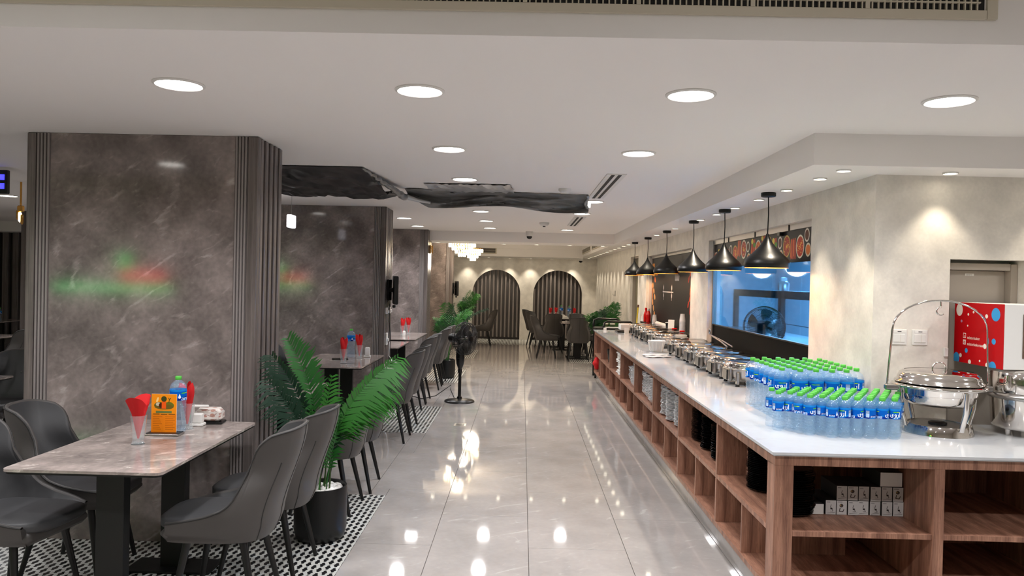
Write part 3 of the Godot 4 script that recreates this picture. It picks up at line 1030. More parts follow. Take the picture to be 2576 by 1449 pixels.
func counter() -> void:
	# ---- buffet counter: walnut shelving under a white stone top
	var f := 1.185            # front plane
	var near := -3.495        # end plane facing the viewer
	var farz := -12.2
	var cb := thing("buffet_counter", "long walnut buffet counter with open shelves along the right side", "counter", Vector3.ZERO)
	part("plinth", span(Vector3(1.25, 0.0, -12.15), Vector3(1.95, 0.16, -4.2)), M.floor_marble, cb)
	part("plinth", span(Vector3(1.25, 0.0, -4.2), Vector3(4.0, 0.16, -3.57)), M.floor_marble, cb)
	part("base_board", span(Vector3(f, 0.16, farz), Vector3(XW, 0.188, near), 0.001), M.walnut, cb)
	part("base_board", span(Vector3(XW, 0.16, -4.32), Vector3(4.0, 0.188, near), 0.001), M.walnut, cb)
	part("fascia", span(Vector3(f, 0.772, farz), Vector3(f + 0.03, 0.824, near - 0.03), 0.001), M.walnut, cb)
	part("fascia", span(Vector3(f, 0.776, near - 0.03), Vector3(4.0, 0.824, near), 0.001), M.walnut, cb)
	part("under_top", span(Vector3(f + 0.03, 0.806, farz), Vector3(XW, 0.824, near - 0.03)), M.walnut, cb)
	part("under_top", span(Vector3(XW, 0.806, -4.32), Vector3(4.0, 0.824, near - 0.03)), M.walnut, cb)
	part("back_panel", span(Vector3(1.74, 0.188, farz), Vector3(1.76, 0.806, -4.25)), M.walnut, cb)
	part("corner_post", span(Vector3(f, 0.188, -3.6), Vector3(1.272, 0.776, near), 0.001), M.walnut, cb)
	part("end_panel", span(Vector3(f, 0.188, farz), Vector3(1.74, 0.806, farz + 0.03), 0.001), M.walnut, cb)
	part("shelf", span(Vector3(f + 0.004, 0.445, farz + 0.03), Vector3(1.74, 0.47, -3.6), 0.001), M.walnut, cb)
	for k in 7:
		var z := -4.535 - 1.11 * k
		part("divider", span(Vector3(f + 0.002, 0.47, z - 0.014), Vector3(1.74, 0.806, z + 0.014), 0.001), M.walnut, cb)
		part("divider", span(Vector3(f + 0.002, 0.188, z - 0.014), Vector3(1.74, 0.445, z + 0.014), 0.001), M.walnut, cb)
	for z in [-4.015, -5.085, -6.19, -7.28, -8.39, -9.41, -10.49, -11.48]:
		part("divider", span(Vector3(f + 0.006, 0.188, z - 0.009), Vector3(1.74, 0.445, z + 0.009), 0.001), M.walnut, cb)
	# end bays facing the viewer
	for q in [[1.272, 1.918], [1.966, 2.62], [2.668, 3.3]]:
		part("shelf", span(Vector3(q[0], 0.447, -4.25), Vector3(q[1], 0.472, near - 0.006), 0.001), M.walnut, cb)
		part("divider", span(Vector3(q[1], 0.188, -4.25), Vector3(q[1] + 0.048, 0.776, near), 0.001), M.walnut, cb)
	part("back_panel", span(Vector3(1.29, 0.188, -4.27), Vector3(4.0, 0.806, -4.25)), M.walnut, cb)
	var wt := MB.new()
	var slab := PackedVector2Array([Vector2(1.165, 3.468), Vector2(4.0, 3.468), Vector2(4.0, 4.325), Vector2(XW - 0.002, 4.325), Vector2(XW - 0.002, 12.225), Vector2(1.165, 12.225)])
	wt.x = Transform3D(Basis(Vector3(1, 0, 0), Vector3(0, 0, -1), Vector3(0, 1, 0)), Vector3.ZERO)
	wt.prism(slab, 0.830, CT)
	wt.prism(PackedVector2Array([Vector2(1.171, 3.474), Vector2(4.0, 3.474), Vector2(4.0, 4.325), Vector2(XW - 0.002, 4.325), Vector2(XW - 0.002, 12.22), Vector2(1.171, 12.22)]), 0.824, 0.8305)
	single("countertop", wt, M.counter_stone, "glossy white stone countertop on the walnut buffet counter", "countertop")
	# upstand against the wall
	single("upstand", span(Vector3(XW - 0.03, CT, -12.2), Vector3(XW, CT + 0.045, -5.0), 0.003), M.cream_trim, "low cream upstand along the back edge of the buffet top", "trim").set_meta("kind", "structure")
	# red bag and small bottle in the end compartment
	var rb := thing("red_bag", "small red cloth bag hanging out of the far end lower compartment", "bag", Vector3(1.215, 0.282, -12.0))
	var pr := []
	for i in 13:
		var a := PI * i / 12.0
		pr.append(Vector2(maxf(0.0, 0.062 * sin(a) * (1.0 + 0.15 * sin(a * 5.0))), -0.10 * cos(a) + 0.04))
	part("body", MB.new().lathe(pr, 18), M.red_cloth, rb)
	part("tie", MB.new().tube([Vector3(0, 0.13, 0), Vector3(0.02, 0.15, 0.01), Vector3(0.05, 0.145, 0)], 0.008), M.red_cloth, rb)


func chair_shell(inner: bool) -> Array:
	var p := []
	var n := 101
	var kz := [-0.23, -0.12, -0.04, 0.03, 0.065, 0.088, 0.108, 0.145, 0.235]
	var kh := [0.462, 0.484, 0.503, 0.532, 0.572, 0.66, 0.795, 0.855, 0.885]
	for i in n:
		var s := lerpf(-1.0, 1.0, i / float(n - 1))
		var ph := deg_to_rad(122.0) * s
		var ad := absf(ph) * 180.0 / PI
		var zz: float = MB.dirv(ph, 0.72).z
		zz *= 0.235 if zz > 0.0 else 0.36
		var top := 0.462
		for e in 8:
			if zz >= kz[e] and zz <= kz[e + 1]:
				var q: float = (zz - kz[e]) / (kz[e + 1] - kz[e])
				var h0: float = kh[maxi(e - 1, 0)]
				var h3: float = kh[mini(e + 2, 8)]
				top = cubic_interpolate(kh[e], kh[e + 1], h0, h3, q)
		var bot := 0.375
		var row := []
		for j in 15:
			var t := j / 14.0
			var y := lerpf(bot, top, t)
			if inner:
				y = lerpf(0.44, top, t)
			var w := 0.214 + 0.028 * exp(-pow((y - 0.50) / 0.10, 2.0)) - 0.02 * smoothstep(0.42, 0.375, y) - 0.035 * smoothstep(0.6, 0.72, y) + 0.02 * smoothstep(0.72, 0.86, y)
			var d := 0.235 - 0.03 * smoothstep(0.44, 0.375, y)
			var lean := 0.115 * smoothstep(0.42, 0.9, y)
			var k := MB.dirv(ph, 0.72)
			var x := k.x * w
			var z := k.z * d
			if k.z < 0.0:
				z = k.z * 0.36
			z += lean * clampf(k.z + 0.15, 0.0, 1.0)
			if inner:
				var th := 0.042 * (1.0 - 0.55 * t)
				x -= k.x * th
				z -= (k.z if k.z > 0.0 else 0.0) * th
			row.append(Vector3(x, y, z))
		p.append(row)
	return p


func make_chair(label: String, group: String) -> Node3D:
	var c := thing("dining_chair", label, "chair", Vector3.ZERO, 0.0, group)
	var o := chair_shell(false)
	var i := chair_shell(true)
	var n := o.size()
	var sh := MB.new()
	sh.grid(o, false, true)
	var rim := []
	for k in n:
		var a: Vector3 = o[k][14]
		var b: Vector3 = i[k][14]
		var m := (a + b) * 0.5 + Vector3(0, 0.010, 0)
		rim.append([a, a.lerp(m, 0.6) + Vector3(0, 0.003, 0), m, b.lerp(m, 0.6) + Vector3(0, 0.003, 0), b])
	sh.grid(rim, false, true)
	for e in [0, n - 1]:
		for j in 14:
			sh.flat(o[e][j], o[e][j + 1], i[e][j + 1], Vector3(0, 0.5, 0.4))
			sh.flat(o[e][j], i[e][j + 1], i[e][j], Vector3(0, 0.5, 0.4))
	# underside
	for k in n - 1:
		sh.tri(Vector3(0, 0.372, 0), o[k][0], o[k + 1][0], Vector3.DOWN, Vector3.DOWN, Vector3.DOWN)
	sh.tri(Vector3(0, 0.372, 0), o[n - 1][0], o[0][0], Vector3.DOWN, Vector3.DOWN, Vector3.DOWN)
	var so := part("shell", sh, M.leather, c)
	part("seat_front", span(Vector3(-0.2, 0.376, -0.262), Vector3(0.2, 0.447, -0.1), 0.03), M.leather, c)
	var inn := part("backrest", MB.new().grid(i, false, false), M.leather_inner, c)
	# cushion
	var pf := [Vector2(0.0, 0.425), Vector2(0.192, 0.425), Vector2(0.207, 0.440), Vector2(0.207, 0.470), Vector2(0.192, 0.478), Vector2(0.15, 0.486), Vector2(0, 0.490)]
	var cu := MB.new()
	cu.x = Transform3D(Basis.from_scale(Vector3(0.98, 1, 1.22)), Vector3(0, 0, -0.04))
	cu.lathe(pf, 36, Vector3.ZERO, 0.55, 0.2)
	part("seat_cushion", cu, M.leather_inner, c)
	# piping along the rim, the seams on the back, the button
	var pl := []
	for k in n:
		pl.append(o[k][14] + Vector3(0, 0.004, 0))
	part("piping", MB.new().tube(pl, 0.0042, -1, 6), M.piping, so)
	var mid := (n - 1) / 2
	var sm := []
	for j in 15:
		sm.append(o[mid][j] + Vector3(0, 0, 0.0005))
	part("back_seam", MB.new().tube(sm, 0.0028, -1, 5), M.piping, so)
	for kk in [33, n - 34]:
		var ss := []
		for j in range(0, 11):
			ss.append(o[kk][j])
		part("side_seam", MB.new().tube(ss, 0.003, -1, 5), M.piping, so)
	part("button", MB.new().lathe([Vector2(0, -0.006), Vector2(0.008, -0.004), Vector2(0.008, 0.004), Vector2(0, 0.006)], 10, i[mid][8]), M.steel_soft, inn)
	for sx in [-1.0, 1.0]:
		for sz in [-1.0, 1.0]:
			var a := Vector3(0.15 * sx, 0.40, 0.12 * sz - 0.02)
			var b := Vector3(0.205 * sx, 0.0, (0.20 * sz) - 0.01)
			part("leg", MB.new().tube([a, a.lerp(b, 0.5), b], 0.019, 0.0115, 10), M.black_metal, c)
	return c


func make_table(label: String, x0: float, x1: float, z0: float, z1: float) -> Node3D:
	var t := thing("dining_table", label, "table", Vector3((x0 + x1) / 2, 0, (z0 + z1) / 2), 0.0, "marble-topped dining tables")
	var w := x1 - x0
	var l := absf(z1 - z0)
	var poly := PackedVector2Array()
	var r := 0.035
	for q in [[1, 1, 0], [-1, 1, 1], [-1, -1, 2], [1, -1, 3]]:
		for k in 6:
			var a: float = (q[2] + k / 5.0) * PI / 2
			poly.append(Vector2(q[0] * (w / 2 - r) + r * cos(a), q[1] * (l / 2 - r) + r * sin(a)))
	var tp := MB.new()
	tp.x = Transform3D(Basis(Vector3(1, 0, 0), Vector3(0, 0, -1), Vector3(0, 1, 0)), Vector3.ZERO)
	tp.prism(poly, TT - 0.012, TT)
	var top := part("tabletop", tp, M.table_marble, t)
	var ed := MB.new()
	ed.x = tp.x
	var poly2 := PackedVector2Array()
	for q in poly:
		poly2.append(q * Vector2((w - 0.012) / w, (l - 0.012) / l))
	ed.prism(poly2, TT - 0.022, TT - 0.012)
	part("underside", ed, M.black_matte, top)
	for s in [-1.0, 1.0]:
		part("leg", bx(Vector3(0.0, 0.37, s * l * 0.27), Vector3(0.13, 0.72, 0.06), 0.004), M.black_matte, t)
		part("foot_plate", bx(Vector3(0.0, 0.007, s * l * 0.27), Vector3(0.46, 0.014, 0.2), 0.004), M.black_matte, t)
	part("apron", bx(Vector3(0, TT - 0.032, 0), Vector3(0.3, 0.02, l * 0.7), 0.002), M.black_matte, t)
	return t


func napkin_glass(at: Vector3, label: String, kind: int) -> void:
	var g := thing("napkin_glass", label, "glass", at, kind * 1.57, "glasses with red napkins")
	g.scale = Vector3(1.15, 1.15, 1.15)
	part("glass", MB.new().lathe([Vector2(0, 0.004), Vector2(0.024, 0.004), Vector2(0.026, 0.012), Vector2(0.0225, 0.02), Vector2(0.030, 0.075), Vector2(0.034, 0.125), Vector2(0.0325, 0.125), Vector2(0.0285, 0.075), Vector2(0.021, 0.024), Vector2(0, 0.022)], 22), M.clear_glass, g)
	part("glass_foot", MB.new().lathe([Vector2(0, 0), Vector2(0.029, 0.0), Vector2(0.029, 0.005), Vector2(0.02, 0.014), Vector2(0, 0.016)], 22), M.clear_glass, g)
	# napkin: a pointed cone that opens into folded petals above the rim
	var p := []
	for i in 29:
		var a := TAU * i / 28.0
		var row := []
		for j in 12:
			var t := j / 11.0
			var r := lerpf(0.004, 0.027, minf(t * 1.7, 1.0))
			var y := 0.024 + t * 0.17
			if t > 0.58:
				var s := (t - 0.58) / 0.42
				var fold := 0.5 + 0.5 * cos(a * (2.0 if kind % 2 == 0 else 3.0) + kind)
				r += s * (0.048 * fold if kind % 2 == 0 else 0.034 * fold) + 0.006 * sin(a * 7.0) * s
				y += s * (0.045 * fold - 0.03) if kind % 2 == 0 else s * 0.03 * fold
				if kind % 2 == 1:
					r -= s * s * s * s * 0.022
			row.append(Vector3(sin(a) * r, y, cos(a) * r * 0.8))
		p.append(row)
	var nk := MB.new().grid(p, true, false)
	part("red_napkin", nk, M.red_cloth, g)


func tables_and_chairs() -> void:
	var tb := [[-2.205, -1.515, -3.175, -4.34, "grey marble dining table nearest the viewer at left, with the menu card"], [-2.2, -1.52, -4.95, -6.02, "marble dining table behind the first pillar, half hidden by the palm"], [-2.2, -1.50, -7.1, -8.3, "marble dining table before the second pillar with two red napkin glasses"], [-2.2, -1.50, -9.2, -10.15, "marble dining table just behind the second pillar, mostly hidden"], [-2.2, -1.47, -10.5, -11.85, "marble dining table before the third pillar"]]
	for q in tb:
		make_table(q[4], q[0], q[1], q[2], q[3])
	var ch := make_chair("grey upholstered dining chair nearest the viewer, right side of the front table", "grey dining chairs")
	ch.position = Vector3(-1.375, 0, -3.60)
	ch.rotation.y = PI / 2 + 0.06
	var r := PI / 2
	var list := [
		[-1.34, -4.10, r, "second grey chair on the right side of the front table, by the palm pot"],
		[-1.31, -5.22, r, "grey chair right behind the nearest palm, near side of its table"],
		[-1.285, -5.76, r + 0.03, "grey chair with both rear legs seen, just past the nearest palm"],
		[-1.30, -7.48, r, "first chair of the pair before the second pillar, by the cable coil"],
		[-1.315, -8.08, r, "second chair of the pair before the second pillar"],
		[-1.385, -9.38, r, "first chair of the pair level with the standing fan"],
		[-1.39, -9.88, r, "second chair of the pair level with the standing fan"],
		[-1.36, -11.05, r, "nearer of the two chairs in front of the second palm pot"],
		[-1.36, -11.63, r, "farther of the two chairs in front of the second palm pot"],
		[-2.37, -3.50, -r - 0.12, "grey chair cut by the left edge, its seat facing the front table"],
		[-2.36, -4.02, -r + 0.05, "grey chair with buttoned back between the front table and first pillar"],
		[-2.42, -7.4, -r, "chair on the far side of the table before the second pillar"],
		[-2.42, -8.0, -r, "chair on the far side of the second table, next to the second pillar"],
		[-2.42, -5.3, -r, "chair on the far side of the table behind the first pillar"],
		[-2.42, -10.9, -r, "chair on the far side of the table before the third pillar"],
		[-2.42, -11.5, -r, "chair on the far side of the third table, close to the third pillar"],
		[1.165, -15.40, 0.0, "grey chair seen from behind with a centre seam, at the far right table"],
		[0.52, -15.85, -r, "grey chair in profile facing right at the far right table"],
		[0.72, -16.95, 0.0, "chair seen from behind between the two far tables"],
		[0.44, -18.0, -r - 0.35, "chair at the left of the farthest table, its back to the aisle"],
		[0.36, -18.9, -r - 0.2, "farthest chair at the left of the table under the right arch"],
		[1.24, -16.76, PI, "grey chair behind the one with the centre seam"],
		[1.66, -16.0, r, "grey chair half hidden by the far end of the buffet"],
		[1.66, -17.4, r, "first of the three chairs in a row right of the far table"],
		[1.66, -18.0, r, "second of the three chairs in a row right of the far table"],
		[1.66, -18.6, r, "third of the three chairs in a row right of the far table"],
		[-0.93, -18.35, r, "single grey chair standing before the left arch"],
	]
	for q in list:
		var seen: Node3D = dup(ch, Vector3(q[0], 0, q[1]), q[2], q[3], "grey dining chairs")
		# facing: local -z is the front
		seen.rotation.y = q[2]
	make_table("nearer marble table of the far right group, beside the buffet end", 0.82, 1.56, -15.62, -16.4)
	make_table("farthest marble table under the right arch with bottles on it", 0.56, 1.36, -17.4, -18.9)
	make_table("small table beside the single chair before the left arch", -2.1, -1.35, -17.7, -18.9)
	# things on the tables
	napkin_glass(Vector3(-1.885, TT, -3.71), "glass with a two-pointed red napkin, in front left of the menu card", 0)
	napkin_glass(Vector3(-1.815, TT, -4.10), "glass with an upright red napkin, right of the menu card", 1)
	napkin_glass(Vector3(-1.745, TT, -7.41), "left red napkin glass on the table before the second pillar", 3)
	napkin_glass(Vector3(-1.69, TT, -7.88), "right red napkin glass on the table before the second pillar", 1)
	napkin_glass(Vector3(-1.78, TT, -11.3), "left red napkin glass on the table before the third pillar", 3)
	napkin_glass(Vector3(-1.72, TT, -11.5), "right red napkin glass on the table before the third pillar", 1)
	napkin_glass(Vector3(-1.84, TT, -5.45), "red napkin glass seen through the left fronds of the nearest palm", 1)
	napkin_glass(Vector3(-1.80, TT, -5.15), "second red napkin glass behind the left fronds of the nearest palm", 2)
	napkin_glass(Vector3(0.66, TT, -17.4), "leftmost red napkin glass on the farthest table", 3)
	napkin_glass(Vector3(0.80, TT, -17.6), "second red napkin glass from the left on the farthest table", 1)
	napkin_glass(Vector3(1.22, TT, -17.5), "rightmost red napkin glass on the farthest table", 1)
	# menu card in its holder
	var mp := Print.new(256, 384, Color(0.93, 0.56, 0.10))
	mp.rect(0, 200, 256, 184, Color(0.90, 0.50, 0.09))
	mp.disc(80, 116, 52, 34, Color(0.33, 0.34, 0.14))
	mp.disc(178, 116, 50, 36, Color(0.40, 0.42, 0.14))
	mp.disc(128, 130, 96, 26, Color(0.42, 0.36, 0.14))
	mp.disc(70, 104, 26, 18, Color(0.78, 0.74, 0.62))
	mp.disc(96, 116, 22, 26, Color(0.28, 0.13, 0.07))
	mp.rect(104, 52, 44, 96, Color(0.92, 0.36, 0.10))
	mp.disc(126, 50, 28, 28, Color(0.25, 0.27, 0.12))
	mp.stroke([Vector2(176, 84), Vector2(182, 56), Vector2(172, 40)], 4.0, Color(0.33, 0.28, 0.12))
	mp.stroke([Vector2(182, 56), Vector2(194, 42)], 4.0, Color(0.33, 0.28, 0.12))
	mp.disc(60, 60, 10, 28, Color(0.96, 0.80, 0.5), 0.3)
	mp.rect(46, 170, 160, 24, Color(0.40, 0.46, 0.26))
	for k in 3:
		mp.rect(18 + k * 78, 200 + (k % 2) * 2, 66, 7, Color(0.42, 0.27, 0.10))
	for k in 8:
		mp.rect(16, 226 + k * 18, 96 - (k * 29) % 38, 5, Color(0.70, 0.36, 0.07))
		mp.rect(142, 226 + k * 18, 98 - (k * 17) % 34, 5, Color(0.70, 0.36, 0.07))
	var menu := thing("menu_stand", "orange menu card upright in a dark holder on the front table", "menu", Vector3(-1.865, TT, -3.935), 0.02)
	part("base", bx(Vector3(0.005, 0.006, 0.0), Vector3(0.175, 0.012, 0.085), 0.003), M.steel_soft, menu)
	part("base_top", bx(Vector3(0.005, 0.0135, 0.0), Vector3(0.165, 0.003, 0.075), 0.001), M.black_plastic, menu)
	var card := part("card", bx(Vector3(0, 0.115, 0), Vector3(0.132, 0.2, 0.003)), M.white_paper, menu)
	var face := MB.new()
	face.quad(Vector3(-0.066, 0.015, 0.002), Vector3(0.066, 0.015, 0.002), Vector3(0.066, 0.215, 0.002), Vector3(-0.066, 0.215, 0.002), Vector3(0, 0, 1))
	part("printed_face", face, printed("menu_print", mp, 0.35), card)
	# tissue pack and salt holder
	var tp := Print.new(128, 64, Color(0.86, 0.83, 0.80))
	tp.disc(40, 36, 22, 12, Color(0.70, 0.52, 0.48), 0.4)
	tp.disc(96, 30, 16, 20, Color(0.72, 0.56, 0.5), -0.3)
	tp.stroke([Vector2(10, 50), Vector2(50, 20), Vector2(90, 44), Vector2(120, 12)], 3.0, Color(0.62, 0.5, 0.48))
	var ti := thing("tissue_box", "soft white tissue pack at the back of the front table", "tissue box", Vector3(-1.765, TT, -4.28), 0.12)
	part("tray", bx(Vector3(0, 0.006, 0), Vector3(0.16, 0.012, 0.1), 0.004), M.black_plastic, ti)
	part("pack", bx(Vector3(0, 0.05, 0), Vector3(0.15, 0.078, 0.09), 0.022), printed("tissue_print", tp, 0.4), ti)
	var sa := thing("condiment_holder", "white plastic salt and toothpick holder beside the tissue pack", "condiment holder", Vector3(-1.80, TT, -4.2), 0.05)
	part("base", bx(Vector3(0, 0.008, 0), Vector3(0.075, 0.016, 0.06), 0.005), M.white_plastic, sa)
	part("shaker", bx(Vector3(0.003, 0.042, 0.004), Vector3(0.055, 0.056, 0.045), 0.008), M.white_plastic, sa)
	part("handle", bx(Vector3(-0.03, 0.06, -0.012), Vector3(0.012, 0.1, 0.03), 0.004), M.white_plastic, sa)
	part("handle_top", bx(Vector3(0.005, 0.106, -0.02), Vector3(0.09, 0.012, 0.03), 0.004), M.white_plastic, sa)
	var s2 := thing("condiment_holder", "white condiment holder beside the right napkin glass of the second table", "condiment holder", Vector3(-1.64, TT, -8.05), 0.1)
	part("base", bx(Vector3(0, 0.008, 0), Vector3(0.075, 0.016, 0.06), 0.005), M.white_plastic, s2)
	part("shaker", bx(Vector3(0, 0.06, 0), Vector3(0.055, 0.09, 0.045), 0.01), M.white_plastic, s2)
	var ph := thing("phone_tray", "small dark tray behind the bottle on the second table", "tray", Vector3(-1.86, TT, -7.75), 0.3)
	part("tray", bx(Vector3(0, 0.006, 0), Vector3(0.16, 0.012, 0.09), 0.004), M.black_plastic, ph)
	var nb := thing("napkin_pile", "white folded napkins between the bottles on the farthest table", "napkins", Vector3(0.95, TT, -17.45), 0.2)
	part("fold", MB.new().prism(PackedVector2Array([Vector2(-0.13, 0), Vector2(0.13, 0), Vector2(0.02, 0.1), Vector2(-0.06, 0.08)]), -0.06, 0.06), M.white_paper, nb)
	part("fold", MB.new().prism(PackedVector2Array([Vector2(-0.05, 0), Vector2(0.16, 0), Vector2(0.07, 0.07)]), 0.06, 0.1), M.white_paper, nb)
	var sk := thing("salt_shaker", "small white shaker between the two red napkins of the third table", "shaker", Vector3(-1.74, TT, -11.2))
	part("body", MB.new().lathe([Vector2(0, 0), Vector2(0.022, 0), Vector2(0.022, 0.06), Vector2(0.015, 0.07), Vector2(0, 0.072)], 14), M.white_plastic, sk)


func frond(parent: Node3D, a: Vector3, b: Vector3, c: Vector3, width: float, m: Material, n := 20, droop := 0.35, wide := 0.02, face := Vector3.UP, bal := 1.0) -> void:
	# stem from a through b to tip c; leaflets from 25 % on
	var mb := MB.new()
	var pts := []
	for i in 15:
		var t := i / 14.0
		pts.append(a * (1 - t) * (1 - t) + b * 2 * t * (1 - t) + c * t * t)
	mb.tube(pts, 0.0042, 0.0015, 6)
	for i in n:
		var t := lerpf(0.38, 0.99, float(i) / (n - 1))
		t += rng.randf_range(-0.008, 0.004)
		var p := a * (1 - t) * (1 - t) + b * 2 * t * (1 - t) + c * t * t
		var d := ((b - a) * (1 - t) + (c - b) * t).normalized()
		var side := d.cross(face)
		if side.length() < 0.2:
			side = d.cross(Vector3(0, 0, 1))
		side = side.normalized()
		var upn := side.cross(d).normalized()
		var env := sin(lerpf(0.45, PI * 0.96, clampf((t - 0.38) / 0.61, 0.0, 1.0)))
		for s in [-1.0, 1.0]:
			var ln := width * (0.35 + 0.65 * env) * rng.randf_range(0.9, 1.1)
			ln *= minf(1.0, bal) if s < 0.0 else minf(1.0, 1.0 / bal)
			var dir = (side * s * 0.74 + d * 0.68 + upn * 0.12).normalized()
			var q0 := p
			var q1 = p + dir * ln * 0.5 + upn * 0.012
			var q2 = p + dir * ln + Vector3.DOWN * ln * droop * rng.randf_range(0.6, 1.3)
			var wv := d * wide * (0.6 + 0.4 * env)
			var nn = (q1 - q0).cross(wv).normalized()
			if nn.y < 0.0:
				nn = -nn
			var e = nn * 0.0012
			mb.quad(q0 - wv * 0.25 + e, q0 + wv * 0.35 + e, q1 + wv * 0.5 + e, q1 - wv * 0.5 + e, nn)
			mb.tri(q1 - wv * 0.5 + e, q1 + wv * 0.5 + e, q2 + e, nn, nn, nn)
			mb.quad(q0 - wv * 0.25 - e, q0 + wv * 0.35 - e, q1 + wv * 0.5 - e, q1 - wv * 0.5 - e, -nn)
			mb.tri(q1 - wv * 0.5 - e, q1 + wv * 0.5 - e, q2 - e, -nn, -nn, -nn)
	part("frond", mb, m, parent)


func make_pot(p: Node3D, r: float, h: float) -> void:
	part("pot", MB.new().lathe([Vector2(0, 0), Vector2(r * 0.80, 0), Vector2(r * 0.92, h * 0.06), Vector2(r, h * 0.22), Vector2(r, h * 0.97), Vector2(r * 0.985, h), Vector2(r * 0.93, h), Vector2(r * 0.92, h * 0.8), Vector2(0, h * 0.8)], 36), M.pot_black, p)
	part("soil", MB.new().lathe([Vector2(r * 0.92, h * 0.83), Vector2(0, h * 0.85)], 20), M.soil, p)


